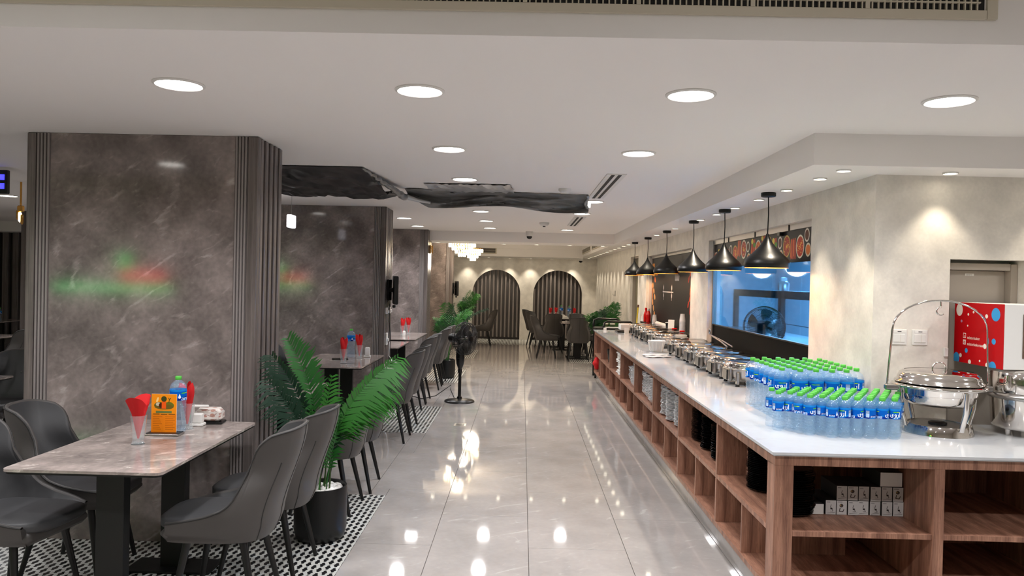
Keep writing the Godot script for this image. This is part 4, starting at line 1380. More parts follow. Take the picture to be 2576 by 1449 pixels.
func greenery() -> void:
	var p := thing("potted_palm", "large artificial palm in a black pot with white pebbles at the front table", "plant", Vector3(-1.205, 0, -4.60), 0.0, "potted palms")
	make_pot(p, 0.158, 0.325)
	var peb := []
	for k in 4:
		var rr := 0.016 + 0.004 * k
		var mb := MB.new()
		mb.x = Transform3D(Basis.from_scale(Vector3(1.25, 0.75, 1.0)), Vector3.ZERO)
		mb.lathe([Vector2(0, -rr), Vector2(rr * 0.7, -rr * 0.7), Vector2(rr, 0), Vector2(rr * 0.7, rr * 0.7), Vector2(0, rr)], 9, Vector3.ZERO, 1.0, 0.0)
		peb.append(mb.mesh())
	for k in 44:
		var a := k * 2.399
		var rr := 0.132 * sqrt((k + 0.5) / 44.0)
		var o := part("pebble", peb[k % 4], M.pebble, p, "", Vector3(sin(a) * rr, 0.288 + 0.012 * rng.randf() + 0.012 * (1.0 - rr / 0.14), cos(a) * rr))
		o.rotation = Vector3(rng.randf() * 0.5, rng.randf() * 6.0, rng.randf() * 0.5)
	var B = M.leaf_bright
	var D = M.leaf_dark
	var C = M.leaf_mid
	var s := Vector3(0, 0.27, 0)
	frond(p, s + Vector3(0.02, 0, 0.02), Vector3(0.03, 0.80, 0.02), Vector3(0.46, 1.12, 0.0), 0.22, B, 46, 0.42, 0.018, Vector3(0.1, 0.35, 1), 0.42)
	frond(p, s + Vector3(0.03, 0, 0.0), Vector3(0.05, 0.76, -0.06), Vector3(0.43, 0.90, -0.08), 0.2, B, 26, 0.4, 0.015, Vector3(0, 0.6, 0.8), 0.6)
	frond(p, s + Vector3(0.01, 0, -0.03), Vector3(0.06, 0.7, -0.10), Vector3(0.38, 1.02, -0.12), 0.22, C, 28, 0.3, 0.018, Vector3(0.2, 0.6, 0.8), 0.5)
	frond(p, s + Vector3(-0.03, 0, 0.0), Vector3(-0.02, 0.78, 0.0), Vector3(-0.29, 1.13, 0.10), 0.19, D, 30, 0.35, 0.020, Vector3(-0.3, 0.4, 1), 1.7)
	frond(p, s + Vector3(-0.02, 0, -0.04), Vector3(0.0, 0.85, -0.06), Vector3(-0.22, 1.22, 0.02), 0.19, C, 32, 0.25, 0.022, Vector3(0.3, 0.2, 1), 0.55)
	frond(p, s + Vector3(-0.04, 0, 0.02), Vector3(-0.05, 0.70, 0.04), Vector3(-0.30, 0.98, 0.14), 0.18, D, 26, 0.45, 0.018, Vector3(-0.2, 0.6, 1))
	frond(p, s + Vector3(0.0, 0, 0.04), Vector3(0.0, 0.66, 0.05), Vector3(0.07, 1.0, 0.06), 0.12, B, 18, 0.25, 0.022, Vector3(0.3, 0.2, 1), 0.55)
	frond(p, s + Vector3(0.01, 0, 0.05), Vector3(-0.01, 0.5, 0.08), Vector3(0.0, 0.70, 0.12), 0.11, B, 16, 0.4, 0.018, Vector3(0, 0.4, 1))
	frond(p, s + Vector3(0.04, 0, 0.04), Vector3(0.06, 0.48, 0.06), Vector3(0.13, 0.78, 0.08), 0.10, C, 16, 0.35, 0.02)
	frond(p, s + Vector3(-0.05, 0, 0.03), Vector3(-0.04, 0.50, 0.05), Vector3(-0.06, 0.80, 0.06), 0.10, C, 14, 0.5, 0.02)
	frond(p, s + Vector3(0.05, 0, -0.02), Vector3(0.05, 0.55, -0.02), Vector3(0.10, 0.86, 0.0), 0.12, D, 16, 0.4, 0.022)
	for k in 5:
		part("stem", MB.new().tube([s + Vector3(-0.06 + 0.03 * k, 0, 0.03), Vector3(-0.05 + 0.028 * k, 0.42, 0.03), Vector3(-0.03 + 0.02 * k, 0.55, 0.02)], 0.005, 0.003, 6), M.stem, p)
	# smaller palms farther on
	var spec := [
		["second potted palm, beside the standing fan and the third pillar", Vector3(-1.2, 0, -12.25), 0.14, 0.30, 1.22, 0.72],
		["third potted palm, half hidden behind the second, near the left arch", Vector3(-1.22, 0, -16.4), 0.14, 0.30, 1.34, 0.4],
		["potted palm behind the black trolley at the far end of the buffet", Vector3(1.74, 0, -14.3), 0.14, 0.30, 1.22, 0.35],
		["smaller dark palm left of the palm behind the black trolley", Vector3(1.50, 0, -14.6), 0.12, 0.28, 1.02, 0.3],
	]
	for i in spec.size():
		var q = spec[i]
		var o := thing("potted_palm", q[0], "plant", q[1], 0.0, "potted palms")
		make_pot(o, q[2], q[3])
		for k in 10:
			var a := k * 2.399 + i
			var rr := 0.1 * sqrt((k + 0.5) / 10.0)
			part("pebble", peb[k % 4], M.pebble, o, "", Vector3(sin(a) * rr, q[3] * 0.9, cos(a) * rr))
		var n := 13
		for k in n:
			var a: float = k * 2.399 + i * 1.1
			var out: float = q[5] * (0.35 + 0.65 * ((k * 7) % n) / float(n))
			var hgt: float = q[4] * (1.0 - 0.32 * ((k * 5) % n) / float(n))
			var dx := sin(a) * out
			var dz := cos(a) * out * 0.7
			if q[1].x > 0.0 and dx > 0.0:
				dx *= 0.35
			if q[1].x < 0.0 and dx < 0.0:
				dx *= 0.4
			var mt: Material = [B, C, D][k % 3] if i < 1 else [C, D, D, B][k % 4]
			frond(o, Vector3(sin(a) * 0.03, q[3] * 0.85, cos(a) * 0.03), Vector3(dx * 0.15, hgt * 0.85, dz * 0.15), Vector3(dx, hgt, dz), 0.19, mt, 18, 0.4, 0.016, Vector3(0.3 * sin(k * 2.0), 0.7, 0.7 if k % 2 == 0 else 0.1))


func stack(proto: Node3D, first: bool, base: Vector3, count: int, pitch: float, what: String, where: String, group: String) -> void:
	for k in count:
		var at := base + Vector3(rng.randf_range(-0.004, 0.004) + 0.003 * sin(k * 0.9 + base.z * 9.0), pitch * k, rng.randf_range(-0.004, 0.004) + 0.004 * sin(k * 0.5 + base.z * 5.0))
		var lab := "%s, %s from bottom in the %s" % [what, nth(k), where]
		if first and k == 0:
			proto.position = at
			proto.set_meta("label", lab)
		else:
			dup(proto, at, rng.randf() * 6.0, lab, group)


func crockery() -> void:
	var sh := 0.4705
	var bp := single("plate", MB.new().lathe([Vector2(0, 0), Vector2(0.062, 0), Vector2(0.066, 0.003), Vector2(0.098, 0.0125), Vector2(0.103, 0.0165), Vector2(0.101, 0.018), Vector2(0.094, 0.0145), Vector2(0.062, 0.006), Vector2(0, 0.0055)], 30, Vector3.ZERO, 1.0, 0.3), M.black_china, "black plate", "plate", Vector3.ZERO, 0.0, "black plates on the counter shelf")
	var g := "black plates on the counter shelf"
	stack(bp, true, Vector3(1.375, sh, -4.20), 24, 0.0098, "black plate", "tall stack of the nearest counter bay", g)
	stack(bp, false, Vector3(1.375, sh, -3.79), 23, 0.0098, "black plate", "stack next to the corner post", g)
	stack(bp, false, Vector3(1.36, sh, -5.50), 23, 0.0098, "black plate", "far stack of the second counter bay", g)
	stack(bp, false, Vector3(1.36, sh, -5.21), 23, 0.0098, "black plate", "middle stack of the second counter bay", g)
	stack(bp, false, Vector3(1.35, sh, -4.90), 22, 0.0098, "black plate", "big near stack of the second counter bay", g)
	stack(bp, false, Vector3(1.36, sh, -4.66), 7, 0.0098, "black plate", "low stack of the second counter bay", g)
	var wp := single("plate", MB.new().lathe([Vector2(0, 0), Vector2(0.058, 0), Vector2(0.062, 0.003), Vector2(0.092, 0.0125), Vector2(0.097, 0.0165), Vector2(0.095, 0.018), Vector2(0.088, 0.0145), Vector2(0.06, 0.006), Vector2(0, 0.0055)], 28, Vector3.ZERO, 1.0, 0.3), M.white_china, "white plate", "plate", Vector3.ZERO, 0.0, "white plates on the counter shelf")
	g = "white plates on the counter shelf"
	stack(wp, true, Vector3(1.32, sh, -6.55), 24, 0.0105, "white plate", "far stack of the third counter bay", g)
	stack(wp, false, Vector3(1.31, sh, -6.27), 24, 0.0105, "white plate", "middle stack of the third counter bay", g)
	stack(wp, false, Vector3(1.33, sh, -6.02), 23, 0.0105, "white plate", "near stack of the third counter bay", g)
	stack(wp, false, Vector3(1.34, sh, -5.79), 19, 0.0105, "white plate", "nearest, lower stack of the third counter bay", g)
	var wb := single("bowl", MB.new().lathe([Vector2(0, 0), Vector2(0.04, 0), Vector2(0.045, 0.004), Vector2(0.075, 0.03), Vector2(0.088, 0.048), Vector2(0.086, 0.049), Vector2(0.072, 0.032), Vector2(0.04, 0.008), Vector2(0, 0.007)], 28, Vector3.ZERO, 1.0, 0.3), M.white_china, "white bowl", "bowl", Vector3.ZERO, 0.0, "white bowls on the counter shelf")
	g = "white bowls on the counter shelf"
	stack(wb, true, Vector3(1.32, sh, -7.62), 14, 0.0155, "white bowl", "far stack of the fourth counter bay", g)
	stack(wb, false, Vector3(1.31, sh, -7.37), 14, 0.0155, "white bowl", "middle stack of the fourth counter bay", g)
	stack(wb, false, Vector3(1.30, sh, -7.12), 14, 0.0155, "white bowl", "near stack of the fourth counter bay", g)
	stack(wb, false, Vector3(1.33, sh, -6.89), 11, 0.0155, "white bowl", "low stack of the fourth counter bay", g)
	stack(wb, false, Vector3(1.34, sh, -8.72), 9, 0.0155, "white bowl", "low far stack of the fifth counter bay", g)
	stack(wb, false, Vector3(1.35, sh, -8.48), 14, 0.0155, "white bowl", "tall stack of the fifth counter bay", g)
	stack(wb, false, Vector3(1.29, sh, -8.22), 13, 0.0155, "white bowl", "near stack of the fifth counter bay", g)
	# folded white napkins piled in the sixth bay
	var nm := bx(Vector3(0, 0.0045, 0), Vector3(0.15, 0.009, 0.26), 0.003).mesh()
	for k in 28:
		var n := single("folded_napkin", nm, M.white_paper, "folded white napkin, %s from the bottom of the pile in the sixth bay" % nth(k), "napkin", Vector3(1.30 + rng.randf_range(-0.012, 0.012), sh + 0.0095 * k, -9.42 + rng.randf_range(-0.02, 0.02)), rng.randf_range(-0.09, 0.09), "folded white napkins in the counter")
		n.rotation.z = rng.randf_range(-0.01, 0.01)
	var pot := MB.new().lathe([Vector2(0, 0), Vector2(0.055, 0), Vector2(0.062, 0.006), Vector2(0.075, 0.12), Vector2(0.082, 0.19), Vector2(0.079, 0.19), Vector2(0.07, 0.12), Vector2(0.05, 0.01), Vector2(0, 0.01)], 22)
	for q in [[-10.30, "near black tub in the seventh bay of the counter"], [-10.52, "middle black tub in the seventh bay of the counter"], [-10.76, "far black tub in the seventh bay of the counter"]]:
		single("serving_tub", pot, M.black_china, q[1], "tub", Vector3(1.31, sh, q[0]), 0.0, "black tubs in the counter")
	# product boxes in the bay that faces the viewer
	var pr := Print.new(64, 96, Color(0.80, 0.79, 0.78))
	pr.stroke([Vector2(34, 30), Vector2(30, 48)], 1.6, Color(0.3, 0.28, 0.28))
	pr.disc(36, 56, 7, 6, Color(0.25, 0.22, 0.22))
	pr.stroke([Vector2(40, 58), Vector2(46, 74), Vector2(30, 74)], 1.5, Color(0.25, 0.22, 0.22))
	pr.stroke([Vector2(8, 88), Vector2(58, 80)], 1.2, Color(0.4, 0.38, 0.38))
	pr.rect(6, 10, 22, 4, Color(0.45, 0.44, 0.44))
	var p2 := Print.new(64, 96, Color(0.80, 0.79, 0.78))
	p2.disc(30, 34, 12, 12, Color(0.32, 0.28, 0.26))
	p2.disc(24, 32, 5, 6, Color(0.62, 0.52, 0.36))
	p2.stroke([Vector2(22, 52), Vector2(18, 74), Vector2(40, 76), Vector2(46, 60)], 2.4, Color(0.3, 0.27, 0.26))
	p2.rect(6, 8, 30, 4, Color(0.45, 0.44, 0.44))
	var fm := [printed("box_print", pr, 0.6), printed("box_print_b", p2, 0.6)]
	var side := mat("box_side", Color(0.20, 0.195, 0.195), 0.6)
	var zb := -3.77
	var rows := [[0, 1.534, 0], [0, 1.588, 1], [0, 1.644, 0], [0, 1.696, 0], [0, 1.754, 0], [0, 1.81, 0], [1, 1.588, 0], [1, 1.641, 1], [1, 1.697, 0], [1, 1.753, 0], [1, 1.809, 0], [1, 1.863, 1], [0, 1.866, 0]]
	var nth_b := 0
	var nth_t := 0
	for q in rows:
		var lab := ""
		if q[0] == 0:
			nth_b += 1
			lab = "white product box with dark sides, %s from the left in the bottom row" % nth(nth_b)
		else:
			nth_t += 1
			lab = "white product box with dark sides, %s from the left in the middle row" % nth(nth_t - 1)
		var b := thing("product_box", lab, "box", Vector3(q[1] + 0.026, 0.4725 + 0.0725 * q[0], zb + rng.randf_range(-0.004, 0.004)), 0.0, "white product boxes in the counter")
		var w := 0.0525
		part("carton", bx(Vector3(0, 0.036, -0.1), Vector3(w - 0.001, 0.0715, 0.2), 0.0015), side, b)
		var f := MB.new()
		f.quad(Vector3(-w / 2 + 0.001, 0.001, 0.0006), Vector3(w / 2 - 0.001, 0.001, 0.0006), Vector3(w / 2 - 0.001, 0.071, 0.0006), Vector3(-w / 2 + 0.001, 0.071, 0.0006), Vector3(0, 0, 1))
		part("printed_face", f, fm[q[2]], b)
	var t3 := [[Vector3(1.855, 0.618, zb), 0.11, 0.072, "single wide white box lying on top of the product boxes"], [Vector3(1.49, 0.4725, zb), 0.072, 0.0525, "low white box lying on its side, first of the bottom row"]]
	for q in t3:
		var b := thing("product_box", q[3], "box", q[0], 0.0, "white product boxes in the counter")
		part("carton", bx(Vector3(0, q[2] / 2, -0.1), Vector3(q[1], q[2], 0.2), 0.0015), side, b)
		part("front_face", bx(Vector3(0, q[2] / 2, 0.0004), Vector3(q[1] - 0.003, q[2] - 0.003, 0.001)), M.white_paper, b)


func chafers() -> void:
	var z := [-5.85, -6.33, -6.78, -7.23, -7.68, -8.09, -9.08, -9.55, -10.02, -10.47, -10.94]
	var c := thing("chafing_dish", "", "chafing dish", Vector3(1.79, CT, z[0]), 0.0, "steel chafing dishes along the buffet")
	part("water_pan", MB.new().lathe([Vector2(0, 0.045), Vector2(0.165, 0.045), Vector2(0.180, 0.052), Vector2(0.188, 0.075), Vector2(0.192, 0.128), Vector2(0, 0.128)], 40, Vector3.ZERO, 0.72, 0.5), M.steel_soft, c)
	var pan := part("rim", MB.new().lathe([Vector2(0.188, 0.124), Vector2(0.205, 0.126), Vector2(0.208, 0.133), Vector2(0.203, 0.14), Vector2(0.18, 0.14)], 40, Vector3.ZERO, 0.72, 0.2), M.steel, c)
	var lid := part("lid", MB.new().lathe([Vector2(0.199, 0.141), Vector2(0.202, 0.150), Vector2(0.199, 0.163), Vector2(0.190, 0.173), Vector2(0.180, 0.177), Vector2(0.172, 0.178)], 44, Vector3.ZERO, 0.85, 0.2), M.steel, c)
	part("glass_top", MB.new().lathe([Vector2(0.175, 0.176), Vector2(0.13, 0.182), Vector2(0.06, 0.186), Vector2(0, 0.187)], 40, Vector3.ZERO, 0.85, 0.2), M.dark_glass, lid)
	part("lid_handle", MB.new().tube([Vector3(-0.196, 0.156, -0.05), Vector3(-0.222, 0.162, -0.048), Vector3(-0.226, 0.163, 0), Vector3(-0.222, 0.162, 0.048), Vector3(-0.196, 0.156, 0.05)], 0.007, -1, 8), M.chrome, lid)
	part("front_bracket", bx(Vector3(-0.190, 0.08, 0), Vector3(0.03, 0.1, 0.2), 0.012), M.steel_soft, c)
	part("front_grip", bx(Vector3(-0.206, 0.078, 0.0), Vector3(0.014, 0.078, 0.12), 0.005), M.black_plastic, c)
	for sx in [-1.0, 1.0]:
		for sz in [-1.0, 1.0]:
			var lg := part("leg", bx(Vector3(0.158 * sx, 0.062, 0.165 * sz), Vector3(0.024, 0.095, 0.03), 0.006), M.steel_soft, c)
			part("foot", MB.new().lathe([Vector2(0, 0), Vector2(0.016, 0), Vector2(0.013, 0.018), Vector2(0, 0.018)], 10, Vector3(0.158 * sx, 0, 0.165 * sz)), M.rubber, lg)
	c.set_meta("label", "nearest steel chafing dish of the row, half hidden behind the water bottles")
	for i in range(1, z.size()):
		var lab := "%s steel chafing dish from the water bottles in the near group" % nth(i) if i < 6 else "%s steel chafing dish behind the white tub, counting away from the viewer" % nth(i - 6)
		dup(c, Vector3(1.79, CT, z[i]), rng.randf_range(-0.03, 0.03), lab)
	# white tub, papers, small things between and beside the dishes
	var tb := thing("white_tub", "ribbed white plastic tub between the two groups of chafing dishes", "tub", Vector3(1.52, CT, -8.48))
	var tm := MB.new().lathe([Vector2(0, 0), Vector2(0.06, 0), Vector2(0.066, 0.005), Vector2(0.088, 0.115), Vector2(0.094, 0.118), Vector2(0.094, 0.126), Vector2(0.085, 0.126), Vector2(0.06, 0.01), Vector2(0, 0.01)], 32, Vector3.ZERO, 0.5, 0.4)
	part("body", tm, M.white_plastic, tb)
	for k in 4:
		part("rib", MB.new().tube([Vector3(-0.045 + 0.03 * k, 0.01, 0.062), Vector3(-0.055 + 0.037 * k, 0.11, 0.086)], 0.005, -1, 6), M.white_plastic, tb)
		part("rib", MB.new().tube([Vector3(-0.064, 0.01, -0.045 + 0.03 * k), Vector3(-0.088, 0.11, -0.055 + 0.037 * k)], 0.005, -1, 6), M.white_plastic, tb)
	part("contents", bx(Vector3(0, 0.115, 0), Vector3(0.13, 0.03, 0.13), 0.014), M.white_paper, tb)
	var pp := [[-7.86, 0.3, "upper sheet of white paper lying on the counter before the dishes"], [-8.0, -0.15, "lower sheet of white paper lying on the counter before the dishes"]]
	for i in 2:
		var g := []
		for a in 9:
			var row := []
			for b in 6:
				row.append(Vector3(-0.13 + 0.0325 * a, 0.003 + 0.004 * i + 0.006 * absf(sin(a * 0.9 + b)), -0.075 + 0.03 * b))
			g.append(row)
		single("paper_sheet", MB.new().grid(g, false, true, 0.001), M.white_paper, pp[i][2], "paper", Vector3(1.42, CT, pp[i][0]), pp[i][1], "loose papers on the counter")
	var tg := thing("tongs", "long steel serving tongs lying along the wall beside the dishes", "tongs", Vector3(1.925, CT + 0.188, -7.5))
	part("arm", MB.new().tube([Vector3(-0.02, 0.005, 0.5), Vector3(0, 0.03, 0.2), Vector3(0.02, 0.06, -0.3)], 0.007, -1, 7), M.steel_soft, tg)
	part("arm", MB.new().tube([Vector3(0.03, 0.005, 0.5), Vector3(0.03, 0.03, 0.2), Vector3(0.025, 0.06, -0.3)], 0.007, -1, 7), M.steel_soft, tg)
	var ring := []
	for k in 12:
		ring.append(Vector3(0.02, 0.09 + 0.025 * sin(TAU * k / 12), -0.32 + 0.025 * cos(TAU * k / 12)))
	part("ring", MB.new().tube(ring, 0.006, -1, 7, true), M.steel_soft, tg)
	for q in [[Vector3(1.86, CT + 0.188, -9.55), "red-tipped serving spoon lying on the second dish of the far group"], [Vector3(1.86, CT + 0.188, -9.08), "red-tipped serving spoon lying on the first dish of the far group"]]:
		var s := thing("serving_spoon", q[1], "spoon", q[0], 0.0, "serving spoons on the dishes")
		part("handle", MB.new().tube([Vector3(-0.12, 0.004, 0.02), Vector3(0.02, 0.006, 0), Vector3(0.12, 0.006, -0.02)], 0.006, -1, 7), M.steel_soft, s)
		part("red_grip", MB.new().tube([Vector3(0.04, 0.008, -0.004), Vector3(0.10, 0.008, -0.016)], 0.011, -1, 8), M.red_plastic, s)
		part("bowl", MB.new().lathe([Vector2(0, 0), Vector2(0.02, 0.003), Vector2(0.028, 0.010), Vector2(0.026, 0.010), Vector2(0, 0.004)], 12, Vector3(-0.14, 0.0, 0.022)), M.steel_soft, s)
	var tr := thing("tray_stack", "stack of white papers on a dark tray at the far end of the counter", "tray", Vector3(1.62, CT, -11.75))
	part("tray", bx(Vector3(0, 0.015, 0), Vector3(0.3, 0.03, 0.34), 0.01), M.black_plastic, tr)
	part("paper_pile", bx(Vector3(0.03, 0.08, -0.02), Vector3(0.24, 0.09, 0.3), 0.006), M.white_paper, tr)
	var cd := thing("card_sign", "small white card sign standing at the far end of the dishes", "sign", Vector3(1.58, CT, -11.35), 0.1)
	part("card", bx(Vector3(0, 0.045, 0), Vector3(0.07, 0.09, 0.006), 0.001), M.white_paper, cd)
	part("foot", bx(Vector3(0, 0.003, 0.01), Vector3(0.08, 0.006, 0.04)), M.white_plastic, cd)
	var wn := thing("card_sign", "tiny white card at the far left corner of the counter top", "sign", Vector3(1.34, CT, -12.1), 0.0)
	part("card", bx(Vector3(0, 0.02, 0), Vector3(0.045, 0.04, 0.02), 0.003), M.white_paper, wn)


func label_print() -> Print:
	var p := Print.new(512, 128, Color(0.02, 0.36, 0.74))
	p.rect(0, 0, 512, 22, Color(0.10, 0.52, 0.84))
	p.rect(0, 100, 512, 28, Color(0.02, 0.20, 0.60))
	for k in 3:
		p.disc(80 + 190 * k, 118, 96, 30, Color(0.02, 0.16, 0.52), -0.25)
		p.disc(110 + 190 * k, 112, 80, 16, Color(0.08, 0.46, 0.80), -0.3)
	var wh := Color(0.95, 0.97, 1.0)
	# drop and latin name
	p.disc(28, 88, 13, 16, wh)
	p.tri(Vector2(16, 82), Vector2(40, 82), Vector2(28, 46), wh)
	p.text("arwa", 46, 106, 42, wh, false)
	p.disc(70, 42, 26, 6, Color(0.35, 0.75, 0.15))
	p.disc(110, 40, 22, 5, Color(0.65, 0.82, 0.15))
	# arabic name drawn by hand, right to left
	var r := 4.6
	p.stroke([Vector2(330, 52), Vector2(330, 100)], r, wh)
	p.stroke([Vector2(336, 40), Vector2(326, 40), Vector2(328, 46), Vector2(336, 46)], 2.2, wh)
	p.stroke([Vector2(310, 70), Vector2(312, 92), Vector2(304, 108), Vector2(292, 114)], r, wh)
	var loop := []
	for k in 13:
		loop.append(Vector2(276 + 10 * cos(TAU * k / 12), 78 + 10 * sin(TAU * k / 12)))
	p.stroke(loop, r, wh)
	p.stroke([Vector2(286, 80), Vector2(284, 98), Vector2(272, 110), Vector2(258, 113)], r, wh)
	p.stroke([Vector2(250, 74), Vector2(236, 70), Vector2(232, 82), Vector2(244, 92), Vector2(240, 104), Vector2(222, 106), Vector2(210, 96), Vector2(208, 78)], r, wh)
	p.disc(270, 40, 28, 6, Color(0.35, 0.75, 0.15))
	p.disc(306, 38, 20, 5, Color(0.65, 0.82, 0.15))
	# small print panel
	p.rect(374, 30, 44, 84, Color(0.72, 0.82, 0.93))
	for k in 4:
		p.rect(374, 34 + 9 * k, 44, 4, Color(0.12, 0.16, 0.36))
	p.text("arwa", 432, 100, 26, wh, false)
	return p


func make_bottle(big: bool, lm: Material) -> Node3D:
	var b := thing("water_bottle", "", "bottle", Vector3.ZERO, 0.0)
	var pr := []
	if big:
		pr = [Vector2(0, 0.006), Vector2(0.030, 0.0), Vector2(0.040, 0.004), Vector2(0.043, 0.014)]
		for k in 9:
			var y := 0.022 + k * 0.0165
			pr.append(Vector2(0.0435 - (0.003 if (k > 2 and k < 7) else 0.0), y))
			pr.append(Vector2(0.0405 - (0.003 if (k > 2 and k < 7) else 0.0), y + 0.008))
		pr += [Vector2(0.0425, 0.172), Vector2(0.0425, 0.238), Vector2(0.043, 0.242), Vector2(0.041, 0.252), Vector2(0.034, 0.265), Vector2(0.022, 0.276), Vector2(0.0145, 0.281), Vector2(0.0142, 0.290)]
	else:
		pr = [Vector2(0, 0.005), Vector2(0.022, 0.0), Vector2(0.029, 0.003), Vector2(0.0305, 0.010)]
		for k in 6:
			var y := 0.016 + k * 0.0145
			pr.append(Vector2(0.0308 - (0.0018 if (k > 1 and k < 5) else 0.0), y))
			pr.append(Vector2(0.0286 - (0.0018 if (k > 1 and k < 5) else 0.0), y + 0.007))
		pr += [Vector2(0.0302, 0.103), Vector2(0.0302, 0.156), Vector2(0.0308, 0.159), Vector2(0.0285, 0.168), Vector2(0.023, 0.178), Vector2(0.0155, 0.187), Vector2(0.0128, 0.190), Vector2(0.0126, 0.197)]
	# blown facets: the plain profile, with a crossed spiral relief below the label
	var lab_y := 0.172 if big else 0.101
	var ys := []
	var rs := []
	for k in 34:
		ys.append(lerpf(0.006, lab_y, k / 33.0))
	for y in ys:
		for k in pr.size() - 1:
			if y >= pr[k].y and y <= pr[k + 1].y + 1e-6:
				rs.append(lerpf(pr[k].x, pr[k + 1].x, (y - pr[k].y) / maxf(pr[k + 1].y - pr[k].y, 1e-5)))
				break
		if rs.size() < ys.find(y) + 1:
			rs.append(pr[3].x)
	var gg := []
	for i in 49:
		var a := TAU * i / 48.0
		var row := []
		for j in 34:
			var f := smoothstep(0.0, 0.2, j / 33.0) * smoothstep(1.0, 0.85, j / 33.0)
			var cut := absf(sin(a * 4.0 + ys[j] * (150.0 if not big else 105.0))) * absf(sin(a * 4.0 - ys[j] * (150.0 if not big else 105.0)))
			var r: float = rs[j] * (1.0 - 0.07 * f * (1.0 - cut))
			row.append(Vector3(sin(a) * r, ys[j], cos(a) * r))
		gg.append(row)
	var bm := MB.new().grid(gg)
	var upper := []
	for q in pr:
		if q.y >= lab_y - 0.001:
			upper.append(q)
	bm.lathe([Vector2(0, 0.005), Vector2(rs[0] * 0.8, 0.0), Vector2(rs[0], 0.006)], 24)
	bm.lathe(upper, 24, Vector3.ZERO, 1.0, 0.55)
	part("body", bm, M.bottle_clear, b)
	if big:
		part("label_band", MB.new().lathe([Vector2(0.0432, 0.176), Vector2(0.0432, 0.234)], 30), lm, b)
		part("cap", MB.new().lathe([Vector2(0.0150, 0.283), Vector2(0.0162, 0.285), Vector2(0.0162, 0.299), Vector2(0.0145, 0.302), Vector2(0, 0.3025)], 20), M.cap_green, b)
	else:
		part("label_band", MB.new().lathe([Vector2(0.0309, 0.104), Vector2(0.0309, 0.155)], 26), lm, b)
		part("cap", MB.new().lathe([Vector2(0.0140, 0.191), Vector2(0.0152, 0.193), Vector2(0.0152, 0.207), Vector2(0.0135, 0.210), Vector2(0, 0.2105)], 18), M.cap_green, b)
	return b


func bottles() -> void:
	var lm := printed("bottle_label", label_print(), 0.3)
	lm.texture_repeat = true
	var sm := make_bottle(false, lm)
	var rows := [[0, 5], [-1, 6], [-2, 6], [-3, 6], [-3, 7], [-3, 7], [-1, 7]]
	var first := true
	var g := "small water bottles in the cluster on the counter"
	for k in rows.size():
		var m := 0
		for i in range(rows[k][0], rows[k][1] + 1):
			var off := 0.0 if k % 2 == 0 else -0.031
			var at := Vector3(1.588 + 0.0625 * i + off + rng.randf_range(-0.0006, 0.0006), CT, -3.85 - 0.0545 * k + rng.randf_range(-0.0006, 0.0006))
			if at.x > 2.03 and at.z < -4.0 and at.x > 2.0:
				at.x = minf(at.x, 2.035)
				if k >= 5 and i == rows[k][1]:
					continue
			var lab := "small green-capped water bottle, %s from the left in the %s row from the front" % [nth(m), nth(k)]
			m += 1
			var yaw = [0.1, 2.6, 4.1, 0.6, 3.3, 1.9][posmod(i * 5 + k * 3, 6)] + rng.randf_range(-0.3, 0.3)
			if first:
				sm.position = at
				sm.rotation.y = yaw
				meta(sm, lab, "bottle", g)
				first = false
			else:
				dup(sm, at, yaw, lab, g)
	var bg := make_bottle(true, lm)
	first = true
	g = "large water bottles behind the small ones on the counter"
	for c in 6:
		var z0: float = [-4.315, -4.27, -4.27, -4.27, -4.285, -4.36][c]
		var cnt: int = [7, 8, 8, 8, 8, 7][c]
		for k in cnt:
			var at := Vector3(1.488 + 0.0885 * c + rng.randf_range(-0.0008, 0.0008), CT, z0 - 0.0905 * k)
			var lab := "large green-capped water bottle, %s from the front in the %s column from the left" % [nth(k), nth(c)]
			var yaw = [2.4, 0.2, 3.9, 1.2, 5.0][posmod(c * 2 + k * 3, 5)] + rng.randf_range(-0.3, 0.3)
			if first:
				bg.position = at
				bg.rotation.y = yaw
				meta(bg, lab, "bottle", g)
				first = false
			else:
				dup(bg, at, yaw, lab, g)
	for q in [[Vector3(-1.822, TT, -4.0), 0.25, "large water bottle behind the menu card on the front table"], [Vector3(-1.80, TT, -7.98), 0.1, "large water bottle on the table before the second pillar"], [Vector3(0.93, TT, -17.75), 1.0, "taller-looking water bottle on the farthest table, left one"], [Vector3(1.10, TT, -17.5), 2.0, "water bottle on the farthest table, right of the napkins"]]:
		dup(bg, q[0], q[1], q[2], "large water bottles on dining tables")


